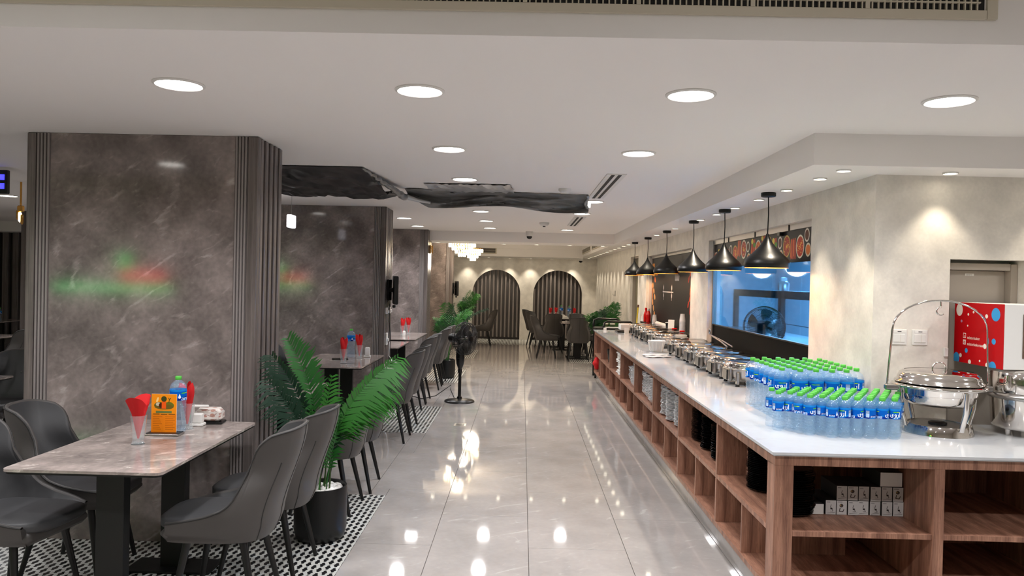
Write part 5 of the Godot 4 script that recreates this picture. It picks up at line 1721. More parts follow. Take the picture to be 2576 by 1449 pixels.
func counter_corner() -> void:
	# round chafing dish with a lid hanger
	var cx := 2.235
	var cz := -4.06
	var d := thing("round_chafing_dish", "big round lidded chafing dish with a tall arched lid hanger at right", "chafing dish", Vector3(cx, CT, cz))
	part("base_ring", MB.new().lathe([Vector2(0.160, 0.0), Vector2(0.171, 0.0), Vector2(0.170, 0.012), Vector2(0.164, 0.04), Vector2(0.160, 0.05), Vector2(0.145, 0.05), Vector2(0.145, 0.04), Vector2(0.155, 0.03)], 48), M.steel, d)
	part("base_tray", MB.new().lathe([Vector2(0.15, 0.044), Vector2(0, 0.046)], 40), M.steel_soft, d)
	part("burner", MB.new().lathe([Vector2(0, 0.046), Vector2(0.045, 0.046), Vector2(0.045, 0.055), Vector2(0.03, 0.062), Vector2(0, 0.062)], 24), M.black_metal, d)
	for a in [0.7, -0.7, PI - 0.6, PI + 0.6]:
		var pts := [Vector3(sin(a + 0.9) * 0.165, 0.035, cos(a + 0.9) * 0.165), Vector3(sin(a + 0.9) * 0.175, 0.07, cos(a + 0.9) * 0.175), Vector3(sin(a + 0.9) * 0.192, 0.13, cos(a + 0.9) * 0.192), Vector3(sin(a + 0.9) * 0.198, 0.235, cos(a + 0.9) * 0.198)]
		part("support", MB.new().tube(pts, 0.014, -1, 8), M.steel, d)
	part("pan", MB.new().lathe([Vector2(0, 0.150), Vector2(0.14, 0.150), Vector2(0.158, 0.157), Vector2(0.170, 0.175), Vector2(0.178, 0.205), Vector2(0.186, 0.208), Vector2(0.192, 0.235), Vector2(0.196, 0.245)], 48), M.steel, d)
	part("rim", MB.new().lathe([Vector2(0.19, 0.238), Vector2(0.226, 0.243), Vector2(0.232, 0.249), Vector2(0.228, 0.256), Vector2(0.212, 0.262), Vector2(0.205, 0.268)], 56, Vector3.ZERO, 1.0, 0.2), M.steel, d)
	var lid := part("lid", MB.new().lathe([Vector2(0.216, 0.268), Vector2(0.214, 0.275), Vector2(0.203, 0.282), Vector2(0.199, 0.298), Vector2(0.190, 0.315), Vector2(0.175, 0.325), Vector2(0.165, 0.328)], 56, Vector3.ZERO, 1.0, 0.2), M.steel, d)
	part("lid_top", MB.new().lathe([Vector2(0.168, 0.326), Vector2(0.1, 0.332), Vector2(0, 0.334)], 48), M.chrome, lid)
	var hl := []
	for k in 11:
		var a := PI * k / 10.0
		hl.append(Vector3(-0.034 * cos(a) * (1.0 + 0.25 * sin(a)), 0.334 + 0.04 * sin(a), 0.0))
	part("lid_handle", MB.new().tube(hl, 0.0045, -1, 8), M.chrome, lid)
	for s in [-1.0, 1.0]:
		part("side_bracket", bx(Vector3(0.25 * s, 0.238, 0), Vector3(0.075, 0.032, 0.03), 0.008), M.steel_soft, d)
	var arch := []
	for k in 5:
		arch.append(Vector3(-0.276 + 0.006 * k, 0.23 + 0.08 * k, 0))
	for k in range(1, 16):
		var a := PI - PI * k / 16.0
		arch.append(Vector3(0.252 * cos(a), 0.55 + 0.155 * sin(a), 0))
	for k in 5:
		arch.append(Vector3(0.252 + 0.003 * k, 0.55 - 0.08 * k, 0))
	var ar := part("lid_hanger", MB.new().tube(arch, 0.0055, -1, 10), M.chrome, d)
	var hk := [Vector3(0, 0.702, 0), Vector3(0.001, 0.672, 0)]
	for k in 9:
		var a := PI * 0.5 + k * PI * 1.25 / 8.0
		hk.append(Vector3(0.0 + 0.022 * cos(a), 0.648 + 0.022 * sin(a), 0))
	part("hook", MB.new().tube(hk, 0.0038, -1, 8), M.chrome, ar)
	# soup kettle
	var k := thing("soup_kettle", "tall steel soup kettle on small feet at the right edge, under the red box", "kettle", Vector3(2.73, CT, -4.06))
	part("body", MB.new().lathe([Vector2(0, 0.034), Vector2(0.165, 0.034), Vector2(0.180, 0.040), Vector2(0.185, 0.055), Vector2(0.192, 0.195)], 48), M.steel, k)
	part("band", MB.new().lathe([Vector2(0.193, 0.193), Vector2(0.206, 0.196), Vector2(0.208, 0.205), Vector2(0.206, 0.222), Vector2(0.195, 0.225)], 48, Vector3.ZERO, 1.0, 0.2), M.steel_soft, k)
	part("upper_body", MB.new().lathe([Vector2(0.196, 0.224), Vector2(0.199, 0.23), Vector2(0.201, 0.335), Vector2(0.193, 0.346), Vector2(0.15, 0.351), Vector2(0, 0.352)], 48), M.steel, k)
	part("side_tap", MB.new().lathe([Vector2(0, -0.02), Vector2(0.016, -0.02), Vector2(0.022, 0.0), Vector2(0.018, 0.05), Vector2(0, 0.055)], 16, Vector3(-0.185, 0.27, 0.09)), M.steel, k)
	for a in [0.2, 1.77, 3.34, 4.91]:
		part("foot", MB.new().lathe([Vector2(0, 0), Vector2(0.012, 0), Vector2(0.013, 0.008), Vector2(0.019, 0.036), Vector2(0, 0.038)], 16, Vector3(sin(a) * 0.14, 0, cos(a) * 0.14)), M.steel, k)
	# cake box
	var bxn := thing("cake_box", "red and white cardboard cake box with blue and white dots on the kettle", "box", Vector3(2.688, CT + 0.353, -4.18))
	part("carton", bx(Vector3(0, 0.17, 0), Vector3(0.36, 0.34, 0.45), 0.003), M.white_paper, bxn)
	var p := Print.new(512, 384, Color(0.74, 0.045, 0.075))
	var wh := Color(0.93, 0.90, 0.85)
	var bl := Color(0.25, 0.62, 0.85)
	for q in [[52, 48, 36, 40, wh], [430, 64, 42, 40, bl], [150, 74, 9, 9, wh], [205, 58, 9, 8, wh], [340, 78, 14, 13, wh], [78, 120, 10, 9, Color(0.7, 0.5, 0.6)], [146, 146, 7, 6, wh], [416, 226, 20, 18, bl], [330, 262, 16, 16, wh], [138, 304, 16, 15, bl], [76, 340, 14, 13, wh], [282, 356, 8, 7, wh], [30, 360, 34, 36, bl], [176, 372, 16, 14, wh], [356, 374, 16, 14, wh], [410, 376, 34, 30, bl]]:
		p.disc(q[0], q[1], q[2], q[3], q[4])
	p.rect(100, 194, 30, 32, wh); p.rect(104, 198, 22, 24, Color(0.74, 0.045, 0.075))
	p.text("f", 110, 219, 15, wh, true)
	p.rect(100, 236, 30, 32, wh); p.rect(107, 245, 16, 16, Color(0.74, 0.045, 0.075)); p.disc(115, 253, 4, 4, wh)
	p.text("misterbaker", 146, 222, 16, wh, true)
	p.text("misterbakeruae", 146, 262, 16, wh, true)
	var f := MB.new()
	f.quad(Vector3(-0.1808, 0.0, -0.225), Vector3(-0.1808, 0.0, 0.225), Vector3(-0.1808, 0.34, 0.225), Vector3(-0.1808, 0.34, -0.225), Vector3(-1, 0, 0))
	part("red_side", f, printed("cake_print", p, 0.45), bxn, "red printed side with dots")
	part("window_recess", bx(Vector3(0.03, 0.175, 0.2252), Vector3(0.22, 0.22, 0.001)), mat("recess_brown", Color(0.42, 0.35, 0.30), 0.7), bxn)
	part("window_film", bx(Vector3(0.03, 0.175, 0.2272), Vector3(0.23, 0.23, 0.001)), M.box_film, bxn)


func wall_fittings() -> void:
	# light switches
	for q in [[2.149, "left white light switch on the cream wall above the round dish"], [2.267, "right white light switch on the cream wall above the round dish"]]:
		var s := thing("light_switch", q[1], "light switch", Vector3(q[0], 1.33, -4.33), 0.0, "light switches on the cream wall")
		part("plate", bx(Vector3(0, 0, 0.005), Vector3(0.088, 0.088, 0.01), 0.003), M.white_plastic, s)
		part("rocker", bx(Vector3(-0.002, -0.006, 0.0115), Vector3(0.066, 0.046, 0.006), 0.002), M.white_trim, s)
		part("rocker_gap", bx(Vector3(0.005, -0.006, 0.0145), Vector3(0.0015, 0.044, 0.0006)), M.cream_trim, s)
		part("name_strip", bx(Vector3(0.004, 0.032, 0.0105), Vector3(0.07, 0.014, 0.001)), M.white_paper, s)
		part("name_mark", bx(Vector3(0.0, 0.032, 0.0112), Vector3(0.022, 0.004, 0.0004)), M.vent_dark, s)
	var sm := thing("light_switch", "small switch low on the wall at the left edge of the red box", "light switch", Vector3(2.415, 1.25, -4.33))
	part("plate", bx(Vector3(0, 0, 0.008), Vector3(0.022, 0.05, 0.016), 0.003), M.white_plastic, sm)
	# grey riser door in its recess
	var dr := setting("door_1", bx(Vector3(2.64, 0.95, -4.47), Vector3(0.36, 1.54, 0.03), 0.003), M.grey_door, "grey service door in a recess behind the red box", "door")
	part("frame", bx(Vector3(2.438, 0.9, -4.44), Vector3(0.02, 1.72, 0.08), 0.003), M.grey_door, dr)
	part("frame", bx(Vector3(2.84, 0.9, -4.44), Vector3(0.04, 1.72, 0.08), 0.003), M.grey_door, dr)
	part("frame", bx(Vector3(2.634, 1.742, -4.441), Vector3(0.37, 0.04, 0.078), 0.003), M.grey_door, dr)
	part("recess_side", bx(Vector3(3.04, 0.9, -4.41), Vector3(0.36, 1.78, 0.15)), M.plaster, dr)
	var sp := Print.new(128, 40, Color(0.92, 0.91, 0.88))
	sp.text("ES-NO-1", 22, 27, 14, Color(0.2, 0.2, 0.22), true)
	var sf := MB.new()
	sf.quad(Vector3(2.588, 1.69, -4.4545), Vector3(2.640, 1.69, -4.4545), Vector3(2.640, 1.703, -4.4545), Vector3(2.588, 1.703, -4.4545), Vector3(0, 0, 1))
	part("name_sticker", sf, printed("sticker_print", sp, 0.5), dr)
	# olive door farther down the right wall
	var od := setting("door_2", bx(Vector3(2.12, 1.03, -13.565), Vector3(0.04, 2.06, 0.86), 0.004), M.olive_door, "olive grey door in the right wall past the second serving window", "door")
	part("frame", bx(Vector3(2.09, 1.04, -13.12), Vector3(0.1, 2.08, 0.03), 0.003), M.grey_door, od)
	part("frame", bx(Vector3(2.09, 1.04, -14.01), Vector3(0.1, 2.08, 0.03), 0.003), M.grey_door, od)
	part("frame", bx(Vector3(2.09, 2.07, -13.565), Vector3(0.1, 0.03, 0.92), 0.003), M.grey_door, od)
	part("door_handle", bx(Vector3(2.085, 1.0, -13.25), Vector3(0.04, 0.02, 0.12), 0.005), M.steel_soft, od)
	var hk := thing("wall_hook", "small grey hook on the far right wall above the palm", "hook", Vector3(XW, 1.38, -16.2))
	part("plate", bx(Vector3(-0.008, 0, 0), Vector3(0.016, 0.12, 0.03), 0.003), M.steel_soft, hk)
	part("peg", MB.new().tube([Vector3(-0.012, -0.03, 0), Vector3(-0.05, -0.04, 0), Vector3(-0.06, -0.01, 0)], 0.006), M.steel_soft, hk)
	# devices on the right sides of the pillars
	for q in [[Vector3(-1.575, 1.46, -8.86), "black wall monitor on the side of the second pillar, above the sockets"], [Vector3(-1.575, 1.40, -17.12), "black wall monitor on the side of the farthest pillar"]]:
		var t := thing("wall_monitor", q[1], "monitor", q[0], 0.0, "wall monitors on the pillars")
		part("wall_plate", bx(Vector3(0.012, 0.0, -0.02), Vector3(0.024, 0.25, 0.2), 0.004), M.black_plastic, t)
		part("arm", bx(Vector3(0.04, 0, 0.0), Vector3(0.05, 0.05, 0.06), 0.006), M.black_metal, t)
		var mb := MB.new()
		mb.x = Transform3D(Basis(Vector3.UP, 0.22), Vector3(0.088, 0.0, 0.02))
		mb.box(Vector3.ZERO, Vector3(0.05, 0.33, 0.36), 0.008)
		var pn := part("panel", mb, M.black_plastic, t)
		var ms := MB.new()
		ms.x = mb.x
		ms.box(Vector3(0.026, 0, 0), Vector3(0.002, 0.3, 0.33))
		part("screen", ms, M.dark_glass, pn)
		part("knob", MB.new().lathe([Vector2(0, -0.025), Vector2(0.02, -0.015), Vector2(0.02, 0.01), Vector2(0, 0.015)], 12, Vector3(0.09, -0.185, 0.1)), M.black_plastic, t)
	for q in [[Vector3(-1.575, 1.22, -8.75), 0.075, "left small white socket under the monitor on the second pillar"], [Vector3(-1.575, 1.22, -8.95), 0.075, "right small white socket under the monitor on the second pillar"], [Vector3(-1.575, 0.89, -8.78), 0.14, "white double socket with a plug low on the second pillar"]]:
		var s := thing("wall_socket", q[2], "socket", q[0], 0.0, "sockets on the second pillar")
		part("plate", bx(Vector3(0.008, 0, 0), Vector3(0.016, q[1], 0.085), 0.003), M.white_plastic, s)
		part("plug", bx(Vector3(0.024, -0.01, 0), Vector3(0.02, 0.035, 0.04), 0.005), M.white_plastic, s)
	var cw := thing("power_cable", "dark cable running from the wall monitor down the second pillar", "cable", Vector3(-1.565, 0, -8.8))
	part("wire", MB.new().tube([Vector3(0.02, 1.3, 0), Vector3(0.015, 1.1, -0.03), Vector3(0.03, 0.9, -0.05), Vector3(0.02, 0.5, -0.02), Vector3(0.03, 0.03, 0.0)], 0.005), M.rubber, cw)
	var co := thing("cable_coil", "white cable hanging in a loop from the socket of the second pillar", "cable", Vector3(-1.53, 0, -8.76))
	var cp := [Vector3(0, 0.86, 0), Vector3(0.0, 0.7, 0.02)]
	for k in 26:
		cp.append(Vector3(0.04 + 0.07 * sin(k * 0.7), 0.60 + 0.05 * cos(k * 0.7), 0.04 + 0.004 * k))
	cp += [Vector3(0.03, 0.4, 0.1), Vector3(0.01, 0.2, 0.12)]
	for k in 22:
		cp.append(Vector3(0.02 + 0.11 * sin(k * 0.9), 0.02 + 0.11 * absf(cos(k * 1.3)) * (1.0 - k / 24.0), 0.20 + 0.09 * cos(k * 0.9)))
	part("wire", MB.new().tube(cp, 0.005), M.white_plastic, co)
	var pc := thing("fan_cord", "thin grey cord lying on the floor from the standing fan to the pillars", "cord", Vector3.ZERO)  # power cord of the standing fan, kept as its own object
	part("wire", MB.new().tube([Vector3(-0.86, 0.012, -10.0), Vector3(-1.0, 0.006, -10.9), Vector3(-1.04, 0.006, -11.4), Vector3(-1.09, 0.006, -10.9), Vector3(-1.15, 0.006, -10.3), Vector3(-1.3, 0.006, -10.0), Vector3(-1.4, 0.006, -10.15), Vector3(-1.5, 0.01, -10.2)], 0.005), M.rubber, pc)
	# brass wall light on the third pillar
	var bl := thing("wall_light", "small brass wall light high on the side of the third pillar", "wall light", Vector3(-1.575, 2.1, -12.75))
	part("bracket", bx(Vector3(0.012, 0, 0), Vector3(0.024, 0.14, 0.07), 0.004), M.gold, bl)
	for k in 3:
		part("crystal", MB.new().lathe([Vector2(0, -0.07), Vector2(0.012, -0.055), Vector2(0.012, 0.06), Vector2(0, 0.07)], 8, Vector3(0.04, 0, -0.03 + 0.03 * k)), M.gold, bl)


func fan_head(parent: Node3D, at: Vector3, yaw: float, r: float, m: Material, blade: Material) -> void:
	var x := Transform3D(Basis(Vector3.UP, yaw), at)      # faces local +z
	var cg := MB.new()
	cg.x = x
	for q in [[r, 0.0, 0.006], [r * 0.99, 0.05, 0.003], [r * 0.9, 0.085, 0.002], [r * 0.6, 0.105, 0.002], [r * 0.3, 0.112, 0.002], [r * 0.9, -0.05, 0.002], [r * 0.55, -0.075, 0.002]]:
		var ring := []
		for k in 40:
			ring.append(Vector3(q[0] * sin(TAU * k / 40), q[0] * cos(TAU * k / 40), q[1]))
		cg.tube(ring, q[2], -1, 5, true)
	for k in 72:
		var d := Vector3(sin(TAU * k / 72), cos(TAU * k / 72), 0)
		cg.tube([d * r * 0.14 + Vector3(0, 0, 0.114), d * r * 0.6 + Vector3(0, 0, 0.106), d * r * 0.93 + Vector3(0, 0, 0.082), d * r + Vector3(0, 0, 0.0), d * r * 0.9 + Vector3(0, 0, -0.052), d * r * 0.2 + Vector3(0, 0, -0.085)], 0.0017, -1, 4)
	meta(part("cage", cg, m, parent), "", "", "", "stuff")
	var hub := MB.new()
	hub.x = x * Transform3D(Basis(Vector3(1, 0, 0), PI / 2), Vector3.ZERO)
	hub.lathe([Vector2(0, 0.08), Vector2(r * 0.12, 0.08), Vector2(r * 0.16, 0.108), Vector2(r * 0.15, 0.12), Vector2(0, 0.122)], 24)
	part("badge", hub, m, parent)
	for b in 5:
		var g := []
		for i in 8:
			var row := []
			for j in 8:
				var rr := lerpf(r * 0.16, r * 0.86, i / 7.0)
				var a := b * TAU / 5 + lerpf(-0.42, 0.32, j / 7.0) * (0.6 + 0.6 * sin(i / 7.0 * PI * 0.8)) + i * 0.03
				row.append(x * Vector3(rr * sin(a), rr * cos(a), -0.02 + 0.06 * j / 7.0 + 0.0))
			g.append(row)
		part("blade", MB.new().grid(g, false, false, 0.002), blade, parent)
	var mo := MB.new()
	mo.x = hub.x
	mo.lathe([Vector2(0, -0.23), Vector2(r * 0.22, -0.225), Vector2(r * 0.28, -0.2), Vector2(r * 0.29, -0.09), Vector2(0, -0.085)], 24)
	part("motor", mo, m, parent)


func kitchen() -> void:
	# ---- nearer window: blue-filmed glass, printed pelmet above, black panel below
	var w1 := setting("window_1", bx(Vector3(2.07, 1.49, -6.73), Vector3(0.006, 0.62, 2.86)), M.film_glass, "serving window with blue-filmed glass looking into the kitchen", "window")
	part("rail", bx(Vector3(2.07, 2.058, -6.73), Vector3(0.05, 0.05, 2.86), 0.003), M.steel_soft, w1)
	for k in 3:
		part("rail_joint", bx(Vector3(2.043, 2.058, -5.85 - 0.85 * k), Vector3(0.006, 0.05, 0.012)), M.vent_dark, w1)
	part("jamb", bx(Vector3(2.07, 1.5, -8.15), Vector3(0.05, 1.14, 0.03), 0.003), M.steel_soft, w1)
	part("lower_panel", bx(Vector3(2.068, 1.055, -6.73), Vector3(0.02, 0.25, 2.86), 0.002), M.banner_dark, w1)
	part("lower_rail", bx(Vector3(2.064, 1.182, -6.73), Vector3(0.03, 0.012, 2.86), 0.002), M.black_metal, w1)
	var fp := Print.new(1536, 144, Color(0.13, 0.125, 0.125))
	var R := RandomNumberGenerator.new()
	R.seed = 99
	var reds := [Color(0.80, 0.28, 0.12), Color(0.72, 0.18, 0.08), Color(0.88, 0.42, 0.16), Color(0.62, 0.14, 0.08)]
	for k in 20:
		var x := 38.0 + k * 77.0
		var y := 46.0 + R.randf() * 52.0
		var ty = [0, 1, 2, 1, 3, 2, 1, 0, 3, 1][k % 10]
		if ty == 0 or ty == 2:
			fp.disc(x, y, 44, 52, Color(0.90, 0.86, 0.78) if ty == 0 else Color(0.78, 0.62, 0.30))
			fp.disc(x, y, 37, 44, reds[k % 4])
			for i in 60:
				var a := R.randf() * TAU
				var rr := R.randf() * 36
				fp.stroke([Vector2(x + cos(a) * rr, y + sin(a) * rr), Vector2(x + cos(a) * rr + R.randf_range(-8, 8), y + sin(a) * rr + R.randf_range(-8, 8))], 2.0, reds[R.randi() % 4] if R.randf() < 0.75 else Color(0.93, 0.75, 0.30))
		elif ty == 1:
			for i in 34:
				var xx := R.randf_range(-26.0, 26.0)
				fp.stroke([Vector2(x + xx, y - 50 + R.randf() * 14), Vector2(x + xx * 1.2 + R.randf_range(-8, 8), y + 20 + R.randf() * 24)], 3.2, reds[R.randi() % 4])
			if k % 2 == 1:
				fp.disc(x + 16, y - 18, 18, 13, Color(0.32, 0.55, 0.14))
				fp.disc(x - 16, y - 38, 16, 15, Color(0.92, 0.84, 0.35))
		else:
			fp.disc(x - 6, y - 28, 26, 30, Color(0.88, 0.85, 0.80))
			fp.disc(x - 6, y - 28, 20, 22, Color(0.34, 0.18, 0.10))
			fp.disc(x + 8, y + 36, 28, 30, Color(0.86, 0.80, 0.70))
			fp.disc(x + 8, y + 36, 22, 22, Color(0.86, 0.46, 0.20))
	var pel := part("pelmet", bx(Vector3(2.066, 1.912, -6.73), Vector3(0.01, 0.245, 2.86), 0.001), M.banner_dark, w1)
	var pf := MB.new()
	pf.quad(Vector3(2.0602, 1.79, -8.16), Vector3(2.0602, 1.79, -5.30), Vector3(2.0602, 2.034, -5.30), Vector3(2.0602, 2.034, -8.16), Vector3(-1, 0, 0))
	part("food_print", pf, printed("pelmet_print", fp, 0.4), pel)
	part("clamp", bx(Vector3(2.045, 2.02, -6.05), Vector3(0.03, 0.03, 0.06), 0.004), M.black_plastic, w1)
	# ---- farther window closed by a dark printed board
	var w2 := setting("window_2", bx(Vector3(2.1, 1.48, -10.6), Vector3(0.03, 1.12, 3.2), 0.002), M.banner_dark, "farther serving window closed by a dark printed board", "window")
	part("head_rail", bx(Vector3(2.09, 2.02, -10.6), Vector3(0.04, 0.035, 3.2), 0.003), M.steel_soft, w2)
	part("jamb", bx(Vector3(2.08, 1.48, -12.18), Vector3(0.1, 1.1, 0.03), 0.003), M.white_trim, w2)
	var bp := Print.new(768, 288, Color(0.13, 0.125, 0.125))
	for k in 9:
		bp.disc(30 + (k % 3) * 22, 40 + k * 24, 15, 11, reds[k % 4] if k < 3 else Color(0.80, 0.60, 0.38), 0.5)
		bp.disc(740 - (k % 3) * 30, 16 + k * 21, 24, 9, reds[(k + 1) % 4], -1.1)
		bp.disc(716 - (k % 4) * 22, 26 + k * 21, 14, 7, reds[(k + 2) % 4], -0.9)
	bp.stroke([Vector2(12, 110), Vector2(40, 190)], 5, Color(0.86, 0.52, 0.22))
	bp.rect(14, 20, 46, 54, Color(0.86, 0.55, 0.18))
	var lt := Color(0.86, 0.86, 0.86)
	bp.stroke([Vector2(236, 136), Vector2(420, 136)], 2.0, lt)
	for xx in [250.0, 395.0]:
		bp.disc(xx, 120, 7, 9, lt)
		bp.disc(xx, 150, 6, 9, lt)
		bp.rect(xx - 2, 108, 4, 60, lt)
	bp.rect(424, 136, 2, 150, Color(0.33, 0.32, 0.32))
	# a short line of white script
	for k in 5:
		bp.stroke([Vector2(446 + k * 13, 72), Vector2(446 + k * 13, 90), Vector2(454 + k * 13, 92), Vector2(457 + k * 13, 76)], 2.2, lt)
	bp.stroke([Vector2(462, 50), Vector2(462, 64), Vector2(470, 66)], 2.2, lt)
	var bf := MB.new()
	bf.quad(Vector3(2.0842, 0.92, -12.2), Vector3(2.0842, 0.92, -9.0), Vector3(2.0842, 2.0, -9.0), Vector3(2.0842, 2.0, -12.2), Vector3(-1, 0, 0))
	part("board_print", bf, printed("board_print", bp, 0.4), w2)
	var lg := setting("trim_1", bx(Vector3(2.0, 0.985, -10.6), Vector3(0.17, 0.03, 3.2), 0.004), M.black_metal, "black ledge below the dark board of the farther serving window", "ledge")
	var ly := 1.0
	for q in [[-12.02, 0.0, "left red sauce bottle on the ledge of the farther window"], [-11.78, 1.0, "right red sauce bottle with white cap on the ledge"]]:
		var b := thing("sauce_bottle", q[2], "bottle", Vector3(1.975, ly, q[0]), 0.0, "red sauce bottles on the ledge")
		part("body", MB.new().lathe([Vector2(0, 0), Vector2(0.034, 0), Vector2(0.037, 0.01), Vector2(0.037, 0.11), Vector2(0.030, 0.145), Vector2(0.017, 0.175), Vector2(0.016, 0.19)], 18), M.red_plastic, b)
		part("cap", MB.new().lathe([Vector2(0.019, 0.185), Vector2(0.019, 0.215), Vector2(0.01, 0.22), Vector2(0, 0.22)], 14), M.white_plastic if q[1] > 0.5 else M.red_plastic, b)
	var cup := [Vector2(0, 0.002), Vector2(0.027, 0.0), Vector2(0.038, 0.09), Vector2(0.041, 0.092), Vector2(0.036, 0.09), Vector2(0.026, 0.006), Vector2(0, 0.006)]
	var cups := [[-12.17, 1, "small white cup at the far end of the ledge", M.cup_plastic], [-11.15, 4, "short pile left of the black cup", M.cup_plastic], [-9.22, 9, "tall pile at the near ledge end", M.cup_plastic]]
	for q in cups:
		for k in q[1]:
			var fl := MB.new()
			fl.x = Transform3D(Basis(Vector3(1, 0, 0), PI), Vector3(0, 0.092, 0))
			fl.lathe(cup, 18)
			single("plastic_cup", fl, q[3], q[2] if q[1] == 1 else "clear plastic cup, %s from bottom, %s" % [nth(k), q[2]], "cup", Vector3(1.96, ly + 0.019 * k, q[0]), 0.0, "clear cups on the ledge")
	var bc := thing("black_cup", "black cup with a white rim on the ledge of the farther window", "cup", Vector3(1.97, ly, -10.1))
	part("cup", MB.new().lathe([Vector2(0, 0), Vector2(0.034, 0), Vector2(0.050, 0.088), Vector2(0.046, 0.088), Vector2(0.032, 0.006), Vector2(0, 0.006)], 22), M.black_china, bc)
	part("rim", MB.new().lathe([Vector2(0.050, 0.086), Vector2(0.053, 0.089), Vector2(0.050, 0.094), Vector2(0.046, 0.09)], 22), M.white_plastic, bc)
	var rp := thing("paper_roll", "long white paper roll lying on the ledge left of the black cup", "paper roll", Vector3(1.97, ly + 0.03, -10.55))
	part("roll", MB.new().tube([Vector3(0, 0, -0.45), Vector3(0, 0, 0.35)], 0.03, -1, 14), M.white_paper, rp)
	var nb := single("napkin_box", MB.new().prism(PackedVector2Array([Vector2(-0.03, 0), Vector2(0.03, 0), Vector2(0.06, 0.13), Vector2(0.0, 0.14)]), -0.04, 0.04), M.white_paper, "white tilted box on the ledge right of the black cup", "box", Vector3(1.95, ly, -9.85), 1.2)
	var st := thing("mop_handle", "yellow stick with a brown cap leaning on the wall past the board", "stick", Vector3.ZERO)
	part("pole", MB.new().tube([Vector3(1.86, 0.01, -12.62), Vector3(1.955, 1.20, -12.72)], 0.012, -1, 10), M.yellow, st)
	part("end_cap", MB.new().tube([Vector3(1.955, 1.20, -12.72), Vector3(1.9585, 1.245, -12.724)], 0.014, -1, 10), M.brown_cap, st)
	# ---- the kitchen behind
	var kw := setting("wall_kitchen", span(Vector3(4.32, 0, -13.5), Vector3(4.45, 2.42, -4.5)), M.vent_dark, "white tiled kitchen wall seen through the blue window", "wall")
	for i in 15:
		for j in 5:
			part("tile", span(Vector3(4.305, 0.0 + 0.5 * j + 0.003, -13.5 + 0.6 * i + 0.007), Vector3(4.325, minf(2.41, 0.5 * (j + 1) - 0.007), -13.5 + 0.6 * (i + 1) - 0.007), 0.002), M.tile_white, kw)
	setting("wall_kitchen_end", span(Vector3(2.16, 0, -13.0), Vector3(4.4, 2.42, -12.9)), M.tile_white, "end wall of the kitchen behind the dark board", "wall")
	var rk := thing("kitchen_rack", "dark steel rack frame in the kitchen behind the blue glass", "rack", Vector3.ZERO)
	for q in [[3.0, -10.6], [3.0, -8.75], [3.0, -6.4]]:
		part("post", bx(Vector3(q[0], 0.75, q[1]), Vector3(0.06, 1.5, 0.09), 0.004), M.black_matte, rk)
	part("top_beam", bx(Vector3(3.0, 1.51, -8.4), Vector3(0.08, 0.09, 4.4), 0.005), M.black_matte, rk)
	part("shelf", bx(Vector3(3.05, 1.02, -8.4), Vector3(0.5, 0.03, 4.4), 0.004), M.steel_soft, rk)
	var jar := thing("kitchen_jar", "small jar on top of the dark kitchen rack", "jar", Vector3(3.0, 1.556, -8.7))
	part("body", MB.new().lathe([Vector2(0, 0), Vector2(0.06, 0), Vector2(0.065, 0.08), Vector2(0.04, 0.11), Vector2(0, 0.115)], 16), M.steel_soft, jar)
	part("lid", MB.new().lathe([Vector2(0.035, 0.11), Vector2(0.035, 0.15), Vector2(0, 0.155)], 14), M.white_plastic, jar)
	var kc := thing("kitchen_counter", "steel kitchen worktop behind the serving window glass", "worktop", Vector3.ZERO)
	part("top", span(Vector3(2.2, 0.94, -12.0), Vector3(2.8, 0.98, -5.0), 0.004), M.steel_soft, kc)
	part("body", span(Vector3(2.25, 0.0, -11.9), Vector3(2.75, 0.94, -5.1)), M.steel_soft, kc)
	var kf := thing("kitchen_fan", "round steel fan standing on the kitchen worktop behind the blue glass", "fan", Vector3(2.5, 0.98, -7.75))
	part("base", MB.new().lathe([Vector2(0, 0), Vector2(0.13, 0), Vector2(0.13, 0.012), Vector2(0.04, 0.03), Vector2(0.02, 0.06), Vector2(0, 0.06)], 24), M.black_metal, kf)
	part("neck", MB.new().tube([Vector3(0, 0.03, 0), Vector3(0, 0.2, 0)], 0.016), M.steel_soft, kf)
	fan_head(kf, Vector3(-0.02, 0.21, 0.03), -0.55, 0.205, M.black_metal, M.steel_soft)
	for q in [[-6.4, "nearer"], [-9.6, "farther"]]:  # unseen lamps of assumed kind and place, lighting the kitchen behind the glass
		var kl := thing("unseen_kitchen_light", "%s unseen lamp on the kitchen ceiling, lighting the room behind the glass" % q[1], "ceiling light", Vector3(3.4, HC - 0.02, q[0]), 0.0, "unseen kitchen lamps")
		part("tube", bx(Vector3(0, -0.025, 0), Vector3(0.1, 0.03, 1.2), 0.01), M.kitchen_lamp_glow, kl)
		var al := AreaLight3D.new()
		al.name = "kitchen_glow"
		add_child(al, true)
		al.position = Vector3(3.4, HC - 0.08, q[0])
		al.rotation = Vector3(-PI / 2, 0, 0)
		al.area_size = Vector2(0.4, 1.2)
		al.light_energy = 7.0
		al.light_color = Color(0.92, 0.97, 1.0)
		al.shadow_enabled = true


